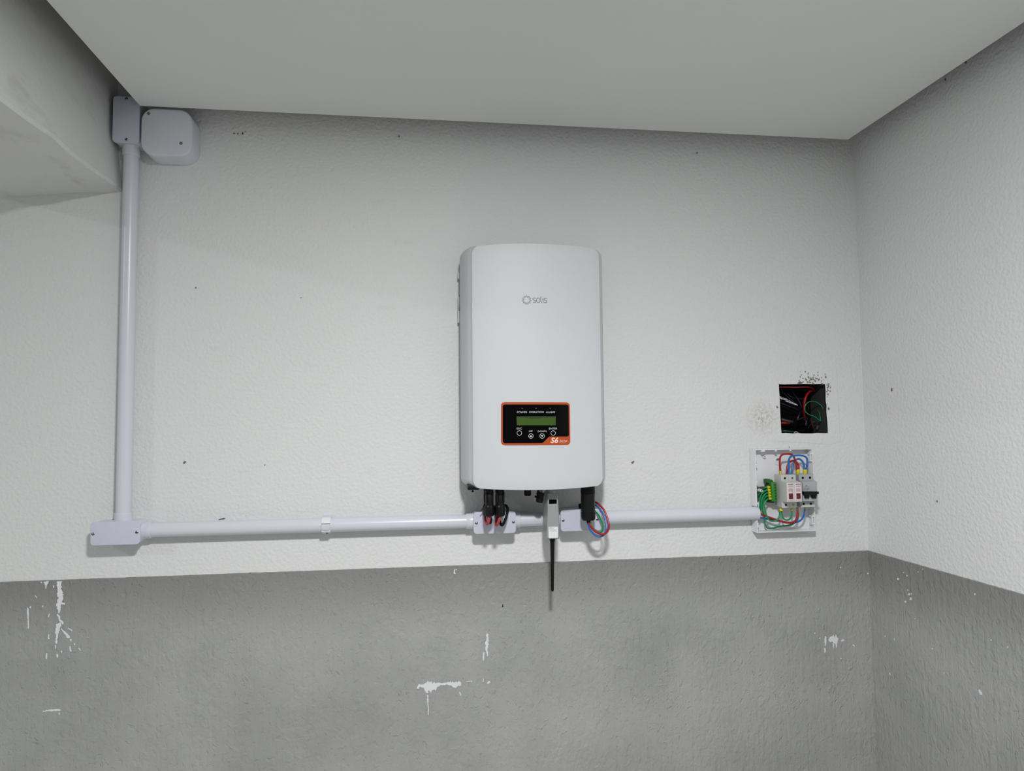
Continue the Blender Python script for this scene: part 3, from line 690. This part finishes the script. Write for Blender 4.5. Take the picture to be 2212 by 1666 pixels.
# ac plug and its wires
DA = .088
def az(X, Y, d=DA): return at(1150+X/10.41, 1040+Y/10.41, d)
a, b = az(1090, 690), az(1416, 690); cx = (a.x+b.x)/2; rg = (b.x-a.x)/2*.985
zz = lambda Y: az(1255, Y).z
t = thing('ac_plug', 'thick black round cable plug under the right end of the inverter', 'plug', (cx, -DA, zz(880)))
bm = B(); lathe(bm, [(rg*.955, 0), (rg*.955, zz(270)-zz(690))], (cx, -DA, zz(690)), (0, 0, 1), 32); obj('plug_body', bm, BLACK, t)
bm = B(); lathe(bm, [(rg*.955, 0), (rg*.985, .0008), (rg*.985, .006), (rg*.96, .0065), (rg*.96, ZB+.01-zz(262))], (cx, -DA, zz(262)), (0, 0, 1), 32); obj('coupling_ring', bm, RUBBER, t)
bm = B(); H = zz(692)-zz(880); lathe(bm, [(rg*.55, 0), (rg*.8, .0006), (rg*.92, .003), (rg, .008), (rg, H)], (cx, -DA, zz(880)), (0, 0, 1), 32)
obj('gland_nut', bm, BLACK, t)
bm = B(); lathe(bm, [(.0038, 0), (.0044, .001), (.0044, .008)], (cx+.0005, -DA, zz(928)), (0, 0, 1), 14); obj('cable_seal', bm, RUBBER, t)
def wire(label, pts, r, mat, group, name='wire', parts=None, cat='wire'):
    bm = B(); tube(bm, pxs(pts), r, 10, 6); return tag(obj(name, bm, mat), label, cat, group)
GA = 'wires from the black plug'
wire('thick red wire looping out of the black round plug to the conduit box', [(1270.5, 1122, .088), (1272, 1129, .090), (1279, 1141, .094), (1289, 1150, .096), (1301, 1154.5, .094), (1311, 1150, .088), (1315.5, 1138, .08), (1312, 1120, .07), (1305, 1103, .06), (1296, 1092, .05), (1286, 1085.5, .04), (1272, 1085, .028), (1262, 1093, .02)], .0026, RED, GA)
wire('blue wire looping outermost below the black round plug', [(1268.7, 1122, .086), (1269.5, 1130, .087), (1275, 1145, .090), (1285, 1156, .091), (1295, 1159.5, .09), (1304, 1156, .085), (1309, 1145, .078), (1309.5, 1132, .072), (1304, 1113, .062), (1296, 1100, .052), (1287, 1092, .042), (1274, 1089, .028), (1263, 1095, .018)], .0024, BLUE, GA)
wire('green wire forming the innermost loop below the black round plug', [(1273, 1122, .087), (1275, 1130, .088), (1282, 1142, .089), (1292, 1149, .088), (1299.5, 1149.5, .084), (1302.5, 1141, .078), (1301, 1130, .072), (1295, 1116, .064), (1287, 1106, .054), (1276, 1096, .034), (1264, 1097, .022)], .0022, GREEN, GA)
bm = B(); p = at(1258, 1098, PD+.005); lathe(bm, [(.0075, 0), (.0085, .004), (.0085, .009), (.006, .011)], (p.x, -PD, 1.3398), (0, 0, 1), 16); obj('cable_gland', bm, RUBBER, b3)

# ------------------------------------------------------------------ open breaker enclosure
ex0, ex1, ez0, ez1, ed = .8432, 1.0022, 1.2672, 1.4782, .030
enc = thing('breaker_enclosure', 'open white plastic breaker enclosure with its cover removed, right of the conduit', 'breaker box', ((ex0+ex1)/2, 0, ez0))
bm = B(); box(bm, ex0, ex1, ez0, ez1, .0012, .0036); obj('back_plate', bm, ABS, enc)
wt = .0022
bm = B(); box(bm, ex0, ex1, ez1-wt, ez1, .0036, ed-.003, .0005); obj('top_wall', bm, ABS, enc)
bm = B(); box(bm, ex0, ex1, ez0, ez0+wt, .0036, ed, .0005); obj('bottom_wall', bm, ABS, enc)
bm = B(); box(bm, ex1-wt, ex1, ez0+wt, ez1-wt, .0036, ed, .0005)
obj('right_wall', bm, ABS, enc)
bm = B(); box(bm, ex0, ex0+wt, ZP+.0175, ez1-wt, .0036, ed, .0005); box(bm, ex0, ex0+wt, ez0+wt, ZP-.0175, .0036, ed, .0005); obj('left_wall', bm, ABS, enc)
for x0, x1 in ((.862, .872), (.9, .904), (.94, .944)):
    bm = B(); box(bm, x0, x1, ez1-wt-.004, ez1-wt, ed-.008, ed-.002, .0004); obj('clip_tab', bm, ABS, enc)
for x0, x1, z0, z1 in ((ex0+wt, ex0+.006, 1.438, 1.442), (ex0+wt, ex0+.006, 1.452, 1.455), (ex0+wt, ex0+.0055, 1.288, 1.292), (ex0+wt, ex0+.0055, 1.3385, 1.3425), (ex0+wt, ex0+.0055, 1.394, 1.3975), (ex1-.0075, ex1-wt, 1.445, 1.4475), (ex1-.0075, ex1-wt, 1.4635, 1.467), (ex1-.0085, ex1-wt, 1.303, 1.306), (ex1-.0085, ex1-wt, 1.284, 1.287)):
    bm = B(); box(bm, x0, x1, z0, z1, .016, ed-.001, .0004); obj('clip_tab', bm, ABS, enc)
bm = B(); box(bm, ex1-.0085, ex1-.0062, 1.287, 1.303, .024, ed-.001, .0004); obj('latch', bm, ABS, enc)
bm = B(); box(bm, ex1-.0075, ex1-.0055, 1.4475, 1.4635, .024, ed-.001, .0004); obj('latch', bm, ABS, enc)
for px, py, d, r in ((1652, 987, .010, .0036), (1645.5, 1060.5, .026, .0042), (1656.5, 1130, .012, .0032)):
    c = at(px, py, d); bm = B(); lathe(bm, [(r*1.25, 0), (r, d-.0045), (r*.95, d-.0036)], (c.x, -.0036, c.z), (0, -1, 0), 16); po = obj('screw_post', bm, ABS, enc)
    bm = B(); lathe(bm, [(r*.4, 0), (r*.3, .0004)], (c.x, -d-.0001, c.z), (0, -1, 0), 10); obj('screw_hole', bm, GREY_INK, po)
c = at(1682.5, 996.5, .006); bm = B()
n = 24; P = [[(c.x+r*math.cos(2*PI*i/n), -d, c.z+r*math.sin(2*PI*i/n)) for i in range(n)] for r, d in ((.0108, .0036), (.0104, .0052), (.0082, .0052), (.0078, .0038))]
loft(bm, P, cap0=False, cap1=False); ko = obj('knockout_ring', bm, ABS, enc)
bm = B(); ps = [(c.x+.0068*math.cos(a), c.z+.0068*math.sin(a)) for a in [math.radians(15+150*i/10) for i in range(11)]]
prism(bm, ps, .0036, .0040); obj('knockout_hole', bm, GREY_INK, enc)
# din rail
zr = at(1700, 1064, .012).z
bm = B(); x0, x1 = ex0+.011, ex1-.008
prof = [(.0165, .0130), (.0165, .0145), (.0120, .0145), (.0120, .0075), (-.0120, .0075), (-.0120, .0145), (-.0165, .0145), (-.0165, .0130), (-.0135, .0130), (-.0135, .0060), (.0135, .0060), (.0135, .0130)]
loft(bm, [[(x, -d, zr+h) for h, d in prof] for x in (x0, x1)]); tag(obj('din_rail', bm, RAIL), 'grey zinc mounting rail inside the open breaker enclosure', 'rail')
# surge protectors and breaker
DB, DS, DN = .0150, .050, .0755
zs_t, zs_b = at(1695, 1026, DS).z, at(1695, 1097.3, DS).z
zn_t, zn_b = at(1710, 1043, DN).z, at(1710, 1085.5, DN).z
def module(bm, x0, x1, DN=DN):
    """din-rail device: base, shoulders with terminals and proud nose, one side profile swept in x"""
    pr_ = [(DB, zs_b+.006), (DB+.012, zs_b+.0015), (DS-.012, zs_b), (DS, zs_b), (DS, zn_b-.001), (DN-.002, zn_b), (DN, zn_b+.0015), (DN, zn_t-.001), (DN-.001, zn_t), (DS+.003, zn_t+.003), (DS, zn_t+.0035), (DS, zs_t), (DB, zs_t)]
    loft(bm, [[(x, -d, z) for d, z in inset(pr_, e)] for x, e in ((x0, .0006), (x0+.0006, 0), (x1-.0006, 0), (x1, .0006))])
xm = [at(1687.5, 1034, DS).x+.0200*i for i in range(3)]
def terminal(t, x, z, mat=DARK, ring=True, r=.0029):
    if ring:
        bm = B(); lathe(bm, [(r*1.5, 0), (r*1.45, .0005), (r*1.05, .0005), (r*1.0, 0)], (x, -DS-.0001, z), (0, -1, 0), 16); obj('terminal_rim', bm, MOD, t)
    bm = B(); lathe(bm, [(r, 0), (r*.95, .0004)], (x, -DS, z), (0, -1, 0), 16); s = obj('terminal_screw', bm, mat, t)
    bm = B(); lathe(bm, [(r*.55, 0), (r*.5, .0003)], (x, -DS-.0004, z-.0006), (0, -1, 0), 10); obj('screw_head', bm, RAIL if mat is not DARK else BLACK, s)
ztt, ztb = at(1696, 1033.5, DS).z, at(1696, 1091, DS).z
rp = random.Random(5)
def dashes(bm, x0, x1, z, h, d, fill=.8):
    x = x0
    while x < x1-.0003:
        w_ = rp.uniform(.0004, .0011); ribbon(bm, [(x, z), (min(x+w_, x1), z)], h*rp.uniform(.75, 1.1), d); x += w_+rp.uniform(.0001, .0004)
for i, lab in ((0, 'left one of two slim surge protectors with a dark red window'), (1, 'surge protector with dark red window, squeezed between its twin and the grey breaker')):
    x0, x1 = xm[i], xm[i+1]-.0003; xc = (x0+x1)/2
    t = thing('surge_protector', lab, 'surge protector', (xc, -DB, zs_b), 'surge protectors')
    bm = B(); module(bm, x0, x1); obj('case', bm, MOD, t, smooth=20)
    bm = B(); prism(bm, rrect(x0+.0006, x1-.0006, zn_b+.001, zn_t-.001, .0008, 2), DN-.0006, DN+.0012, .0006); cart = obj('cartridge', bm, LBL, t)
    wz0, wz1 = at(1710, 1078, DN).z, at(1710, 1066, DN).z; wx = xc+.0002
    bm = B(); prism(bm, rrect(wx-.0058, wx+.0054, wz0, wz1, .0006, 2), DN+.0010, DN+.0016); obj('status_window', bm, WINRED, cart)
    bm = B(); f = DN+.0014; h = zn_t-zn_b
    dashes(bm, xc-.0072, xc+.0068, zn_t-h*.085, .0034, f)
    for k, (e, hh) in enumerate(((.17, .0011), (.21, .0009), (.29, .0009), (.335, .001), (.37, .001), (.41, .0009), (.44, .0009))):
        s = (.006, .0072, .0045, .0068, .0058, .0066, .006)[k]; dashes(bm, xc-s, xc+s*.95, zn_t-h*e, hh, f)
    dashes(bm, xc-.004, xc+.007, zn_t-h*.885, .001, f); dashes(bm, xc-.004, xc+.007, zn_t-h*.955, .0008, f); dashes(bm, xc-.0072, xc-.0055, zn_t-h*.92, .0024, f)
    obj('fine_print', bm, LBL_INK, cart, smooth=0)['kind'] = 'stuff'
    terminal(t, xc, ztt, DARK if i == 0 else GREY_INK); terminal(t, xc+.0005, ztb, DARK if i == 0 else YELLOW_D)
xb0 = at(1726.6, 1034, DS).x; xb1 = at(1757.6, 1034, DS).x; DM = .0650
t = thing('circuit_breaker', 'grey double-pole circuit breaker with black toggle at the right of the enclosure', 'circuit breaker', ((xb0+xb1)/2, -DB, zs_b))
bm = B(); module(bm, xb0, xb1, DM); mc = obj('case', bm, MCB, t, smooth=20)
for k in (0, 1):
    x = at(1734.2+15.5*k, 1033, DS).x
    terminal(t, x, ztt, DARK, False, .0032); terminal(t, x, ztb+.0008, DARK, False, .0034)
bm = B(); box(bm, xb0+.0004, xb1-.0004, zs_b+.0002, ztb-.0014, DS-.001, DS+.0035, .001); obj('terminal_ledge', bm, MOD, t)
def bz(X, Y, d=.065): return at(1690+X/20.82, 1020+Y/20.82, d)
def bpoly(pts, d): return [(lambda p: (p.x, p.z))(bz(X, Y, d)) for X, Y in pts]
bm = B(); prism(bm, bpoly([(955, 880), (1630, 880), (1640, 990), (1560, 1000), (1530, 1080), (1355, 1080), (1340, 1040), (1210, 1040), (1195, 1080), (1040, 1080), (1000, 1010), (950, 930)], .074), .0645, .076, .0016); obj('toggle', bm, BLACK, t)
for X0, X1 in ((1020, 1200), (1340, 1520)):
    bm = B(); prism(bm, bpoly([(X0, 1060), (X1, 1060), (X1, 1185), (X0, 1185)], .069), .0648, .0705, .001); obj('toggle_leg', bm, BLACK, t)
bm = B(); a, b = bz(965, 690, DM), bz(1215, 645, DM)
obj_t = text('lettering', 'SOPRANO', a.x, b.x, a.z, b.z, DM+.0002, GREY_INK, t)
bm = B(); a = bz(1085, 605, DM); prism(bm, [(a.x-.0012, a.z-.001), (a.x+.0006, a.z-.001), (a.x+.0013, a.z+.001), (a.x-.0003, a.z+.001)], DM-.0003, DM+.0002)
obj('brand_mark', bm, SUN_INK, t, smooth=0)
bm = B(); a, b = bz(955, 758), bz(1225, 758); dashes(bm, a.x, b.x, a.z, .0013, DM+.0002); a, b = bz(960, 822), bz(1025, 822); dashes(bm, a.x, b.x, a.z, .0008, DM+.0002)
a, b = bz(1090, 800), bz(1180, 800); dashes(bm, a.x, b.x, a.z, .0007, DM+.0002)
a, b = bz(1092, 800), bz(1092, 860); ribbon(bm, [(a.x, a.z), (b.x, b.z)], .0004, DM+.0002)
obj('fine_print', bm, SUN_INK, t, smooth=0)['kind'] = 'stuff'
# green earth terminal block
def gz(X, Y, d): return at(1620+X/20.82, 1020+Y/20.82, d)
def gpoly(pts, d): return [(lambda p: (p.x, p.z))(gz(X, Y, d)) for X, Y in pts]
t = thing('terminal_block', 'green earth terminal block with six screw holes left of the surge protectors', 'terminal block', gz(1030, 1380, .03))
bm = B(); prism(bm, gpoly([(965, 480), (1100, 440), (1190, 470), (1235, 1200), (1215, 1330), (1010, 1335)], .042), .016, .043, .002); obj('screw_bar', bm, GREEN_T, t)
bm = B(); prism(bm, gpoly([(790, 560), (985, 480), (1035, 1335), (860, 1330)], .032), .015, .034, .0015); obj('entry_bar', bm, GREEN_D, t)
bm = B(); prism(bm, gpoly([(735, 330), (870, 310), (1000, 350), (1060, 440), (985, 560), (800, 510), (735, 420)], .03), .015, .032, .002); obj('rail_foot', bm, M('mid_green_plastic', (44, 98, 44), .45), t)
bm = B(); prism(bm, gpoly([(780, 1280), (1100, 1320), (1090, 1390), (800, 1370)], .028), .015, .029, .002); obj('rail_foot', bm, GREEN_D, t)
for k in range(6):
    c = gz(1125+k*7.5, 585+k*124, .0432); bm = B(); lathe(bm, [(.0028, 0), (.0027, .0006), (.0020, .0006)], c, (0, -1, 0), 14); s = obj('screw_collar', bm, GREEN_T, t)
    bm = B(); lathe(bm, [(.0021, 0), (.002, .0003)], c+Vector((0, -.0005, 0)), (0, -1, 0), 12); obj('screw_hole', bm, GREEN_D, s)
# wires in the enclosure
def fwire(label, pts, r, mat, group, ferr=None, fmat=YELLOW, fr=.0029):
    """insulated wire with coloured ferrules at its ends (start, end) as parts"""
    P = pxs(pts); t = thing('wire', label, 'wire', P[0], group)
    bm = B(); tube(bm, P, r, 10, 6); obj('insulation', bm, mat, t)
    for a, b, rr in (ferr or []):
        a, b = at(*a), at(*b); ln = (b-a).length
        bm = B(); lathe(bm, [(rr*.72, 0), (rr*.8, ln*.1), (rr, ln*.35), (rr, ln*.93), (rr*.9, ln)], a, b-a, 14); obj('ferrule', bm, fmat, t)
    return t
GE, GU, GL_ = 'green earth wires in the enclosure', 'jumper wires above the devices', 'supply wires below the devices'
ends = [(1657.5, 1052.5), (1658.5, 1058.5), (1659.5, 1064.5), (1660, 1070.8), (1661, 1077.2)]
fd = .038
paths = [[(1657, 1052.5, fd), (1652, 1054, .034), (1646, 1058, .024), (1640, 1067, .016), (1636, 1073, .012), (1634.5, 1085, .012), (1635.5, 1098, .014), (1634, 1110, .02)],
         [(1658, 1058.5, fd), (1653, 1060.5, .037), (1646, 1067, .034), (1642, 1077, .032), (1641.5, 1090, .03), (1640, 1100, .028), (1635.5, 1110, .024)],
         [(1659, 1064.5, fd), (1653, 1067.5, .039), (1647.5, 1075, .038), (1645, 1086, .036), (1644.5, 1096, .032), (1640, 1107, .028), (1635, 1113, .025)],
         [(1660, 1070.8, fd), (1654, 1073.5, .036), (1649.5, 1081, .033), (1646.5, 1092, .03), (1648, 1104, .027), (1651, 1117, .024), (1653, 1133, .022), (1659, 1141.5, .02), (1670, 1141, .018), (1685, 1137.5, .017), (1702, 1135.5, .018), (1715, 1131, .022), (1722, 1122, .024), (1724.5, 1108, .026)],
         [(1661, 1077.2, fd), (1655.5, 1081, .041), (1651.5, 1089, .042), (1652, 1100, .042), (1655.5, 1113, .041), (1661, 1123, .04), (1669, 1126, .039), (1678, 1123.5, .039), (1683.5, 1116, .038), (1685, 1103.5, .036), (1685.5, 1098, .034)]]
labs = ['green earth wire in the topmost yellow ferrule, running behind the white post', 'green earth wire in the second yellow ferrule, curving down in front of the post',
        'green earth wire in the third yellow ferrule, bending down to the conduit', 'green earth wire in the fourth yellow ferrule, sagging lowest across the enclosure bottom',
        'green earth wire in the lowest yellow ferrule, swinging up to the left surge protector']
for (ex, ey), pth, lb in zip(ends, paths, labs):
    fe = [((ex+5.5, ey+.2, fd), (ex-.3, ey, fd), .0033)]
    fwire(lb, pth, .0021, GREEN, GE, fe)
fwire('short green jumper wire hanging as a loop under the two surge protectors', [(1688.5, 1098, .034), (1689, 1108, .036), (1691.5, 1119, .038), (1698, 1123.5, .038), (1706, 1121.5, .038), (1710, 1113, .037), (1710.5, 1098, .034)], .0021, GREEN, GE,
      [((1687.2, 1097, .034), (1687.2, 1105, .036), .0048), ((1710.3, 1097, .034), (1710.3, 1104, .036), .003)])
fwire('red supply wire crossing the enclosure from the conduit up to the breaker', [(1630, 1107, .022), (1641, 1110.5, .026), (1655, 1115.5, .03), (1675, 1122.5, .034), (1695, 1128.5, .037), (1708, 1129.8, .039), (1717, 1126, .039), (1721.5, 1117, .038), (1722.8, 1106, .036), (1722.5, 1098, .034)], .0026, RED, GL_,
      [((1722.5, 1096, .034), (1722.7, 1102.5, .036), .0028)], YELLOW_D)
fwire('blue supply wire crossing behind the red one up to the breaker', [(1628, 1116, .02), (1640, 1118, .022), (1655, 1121, .024), (1680, 1125.5, .027), (1705, 1129, .03), (1722, 1128, .033), (1731.5, 1122.5, .034), (1736.5, 1113, .035), (1738.3, 1102, .035), (1738.5, 1097, .034)], .0024, BLUE, GL_,
      [((1738.5, 1096, .034), (1738.5, 1101.5, .035), .0026)], YELLOW_D)
fwire('outer red jumper wire rising from the left surge protector', [(1686, 1022, .036), (1685.5, 1014, .037), (1684.3, 1000, .04), (1685.5, 988, .042), (1690, 982.5, .043), (1698, 981, .043), (1709, 981.5, .042), (1714, 985.5, .041), (1717.5, 994, .04), (1720, 1004, .039), (1721.5, 1016, .037)], .0024, RED, GU,
      [((1686.2, 1025.5, .036), (1685.9, 1017.5, .037), .0030)])
fwire('inner red jumper wire arching low behind the blue one', [(1698.5, 1027, .032), (1699.5, 1016, .032), (1702, 1004, .031), (1708, 997, .03), (1715, 995.5, .031), (1721, 999, .033), (1725, 1006, .035), (1725.5, 1016, .036)], .0024, RED, GU,
      [((1723.7, 1025, .036), (1723.7, 1014, .037), .0050)])
fwire('outer blue jumper wire arching widest to the breaker', [(1703.8, 1027, .036), (1703.5, 1012, .038), (1703.8, 997, .041), (1706.5, 988.5, .043), (1713, 985, .044), (1724, 984, .044), (1735, 985, .043), (1742, 989, .042), (1744, 997, .041), (1743, 1008, .039), (1740.5, 1017, .037)], .0025, BLUE, GU)
fwire('inner blue jumper wire arching behind to the breaker', [(1709, 1027, .033), (1710.5, 1014, .032), (1713.5, 1003, .03), (1719, 994.5, .029), (1726, 992, .03), (1732.5, 996, .032), (1736.5, 1004, .034), (1738, 1016, .036)], .0024, BLUE, GU,
      [((1738.8, 1026, .036), (1738.8, 1014.5, .037), .0052)])

# ------------------------------------------------------------------ recessed wall box with loose wires
hx0, hx1, hz0, hz1 = .929, 1.064, 1.5165, 1.6485
rb = thing('recessed_wall_box', 'dark square opening in the wall holding loose wires, above the breaker enclosure', 'wall box', ((hx0+hx1)/2, .05, hz0))
bm = B(); yb, y0 = .078, .0045
def bq(*p): bm.faces.new([bm.verts.new(q) for q in p])
bq((hx0, y0, hz0), (hx0, yb, hz0), (hx0, yb, hz1), (hx0, y0, hz1)); bq((hx0, y0, hz1), (hx0, yb, hz1), (hx1, yb, hz1), (hx1, y0, hz1))
bq((hx0, y0, hz0), (hx1, y0, hz0), (hx1, yb, hz0), (hx0, yb, hz0)); bq((hx0, yb, hz0), (hx1, yb, hz0), (hx1, yb, hz1), (hx0, yb, hz1))
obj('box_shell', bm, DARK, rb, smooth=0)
bm = B(); bq((hx1, y0, hz0), (hx1, y0, hz1), (hx1, yb, hz1), (hx1, yb, hz0)); obj('right_side', bm, M('painted_lit_side', (54, 56, 56), .7), rb, smooth=0)  # same black box; light falling on this side is painted in as grey
def hz(X, Y, d): return (1680+X/13.33, 820+Y/13.33, d)
GH = 'loose wires in the wall opening'
def hw_(label, pts, r, mat): return wire(label, [hz(*p) for p in pts], r, mat, GH)
hw_('thick red cable running along the top of the wall opening', [(-40, 215, -.022), (200, 212, -.02), (500, 220, -.02), (800, 210, -.022), (960, 230, -.03), (1050, 310, -.05), (1085, 400, -.07)], .0022, RED)
hw_('thick bright red cable bending down in the middle of the wall opening', [(1000, 330, -.05), (920, 345, -.035), (840, 440, -.025), (790, 560, -.02), (765, 700, -.025), (760, 900, -.04), (780, 1150, -.06)], .0030, RED)
hw_('thin green wire curled into a teardrop loop in the wall opening', [(1270, 1170, -.03), (1225, 1195, -.022), (1130, 1110, -.02), (1020, 1050, -.02), (880, 1000, -.02), (790, 900, -.02), (790, 760, -.02), (870, 660, -.02), (1000, 628, -.022), (1130, 660, -.024), (1240, 740, -.022), (1300, 830, -.02), (1318, 930, -.02), (1310, 1010, -.022), (1290, 1090, -.026)], .0011, GREEN)
hw_('short green wire end pointing down inside the teardrop loop', [(1150, 890, -.045), (1195, 960, -.032), (1220, 1080, -.024), (1235, 1200, -.022)], .0012, GREEN)
hw_('green wire lying along the bottom left corner of the wall opening', [(60, 1480, -.03), (250, 1490, -.02), (450, 1510, -.025), (620, 1560, -.04)], .0024, M('deep_green_insulation', (12, 70, 46), .4))
hw_('red cable stub at the lower left edge of the wall opening', [(60, 1255, -.03), (160, 1250, -.024), (240, 1258, -.026), (330, 1262, -.045)], .0026, RED)
hw_('dark blue wire slanting down from the upper left of the wall opening', [(80, 270, -.05), (180, 400, -.04), (320, 530, -.03), (470, 650, -.03), (560, 720, -.04)], .0011, NAVY)
hw_('dark blue wire hooking round the centre of the wall opening', [(380, 270, -.055), (480, 430, -.04), (580, 560, -.028), (650, 700, -.026), (680, 790, -.028), (640, 830, -.035), (600, 900, -.045)], .0012, NAVY)
hw_('dark blue wire crossing the left half below the peeled white strip', [(60, 670, -.035), (200, 720, -.028), (360, 780, -.03), (540, 850, -.04), (700, 940, -.05)], .0011, NAVY)
hw_('short dark wire behind the green loop in the wall opening', [(870, 720, -.04), (890, 820, -.035), (880, 920, -.045)], .0008, NAVY)
hw_('short dark red wire hanging near the lower right of the opening', [(950, 1130, -.05), (990, 1270, -.035), (1035, 1400, -.04)], .0014, M('dull_red_insulation', (110, 34, 44), .5))
hw_('dark grey cable stub standing at the lower right of the opening', [(1130, 1180, -.06), (1150, 1300, -.045), (1130, 1450, -.04)], .0036, M('charcoal_cable', (58, 54, 60), .6))
hw_('fat dark grey cable sheath lying at the lower left of the opening', [(110, 1150, -.04), (250, 1190, -.038), (420, 1225, -.055)], .0038, M('sheath_grey', (74, 68, 72), .6))
# peeled, frayed white strip
rs = random.Random(4); bm = B(); A_, B_ = Vector((30, 500)), Vector((560, 740))
for k in range(110):
    s = rs.random(); c = A_.lerp(B_, s); wd = 40*(1-.6*abs(2*s-.8)); c += Vector((.41, -.91))*rs.uniform(-wd, wd)
    e = Vector((rs.uniform(14, 46), rs.uniform(4, 34)))
    tube(bm, pxs([hz(c.x-e.x/2, c.y-e.y/2, -.018-rs.random()*.004), hz(c.x+e.x/2, c.y+e.y/2, -.018-rs.random()*.004)]), .0004, 5)
fr = obj('frayed_strip', bm, PAPER); tag(fr, 'frayed white strip of torn tape slanting at the left of the wall opening', 'tape')
hw_('black wire arching over the lower middle of the opening', [(420, 1330, -.05), (560, 1180, -.035), (760, 1100, -.03), (900, 1180, -.035), (960, 1330, -.05)], .0022, BLACK)
hw_('black sheathed cable running down from the hooked blue wire', [(650, 860, -.045), (620, 1000, -.035), (560, 1150, -.034), (480, 1300, -.045)], .0030, BLACK)
hw_('second dark blue wire running parallel near the upper left of the opening', [(250, 250, -.06), (300, 420, -.05), (450, 520, -.045), (740, 560, -.05)], .0011, NAVY)
hw_('grey wire bent low across the lower right of the opening', [(880, 1400, -.045), (1000, 1230, -.03), (1120, 1240, -.03), (1250, 1330, -.045)], .0016, M('slate_wire', (46, 46, 52), .5))
hw_('second green wire standing behind the short green wire end', [(1260, 860, -.05), (1280, 980, -.042), (1275, 1100, -.04), (1280, 1180, -.045)], .0013, M('shaded_green_insulation', (10, 84, 52), .4))
hw_('pale blue wire pair end standing low in the middle of the opening', [(815, 1180, -.035), (815, 1260, -.03), (812, 1330, -.034)], .0011, M('pale_blue_insulation', (96, 100, 138), .5))
hw_('whitish blue wire end at the bottom edge of the opening', [(470, 1540, -.022), (520, 1505, -.02), (570, 1530, -.022)], .0016, M('pale_blue_end', (150, 160, 190), .5))
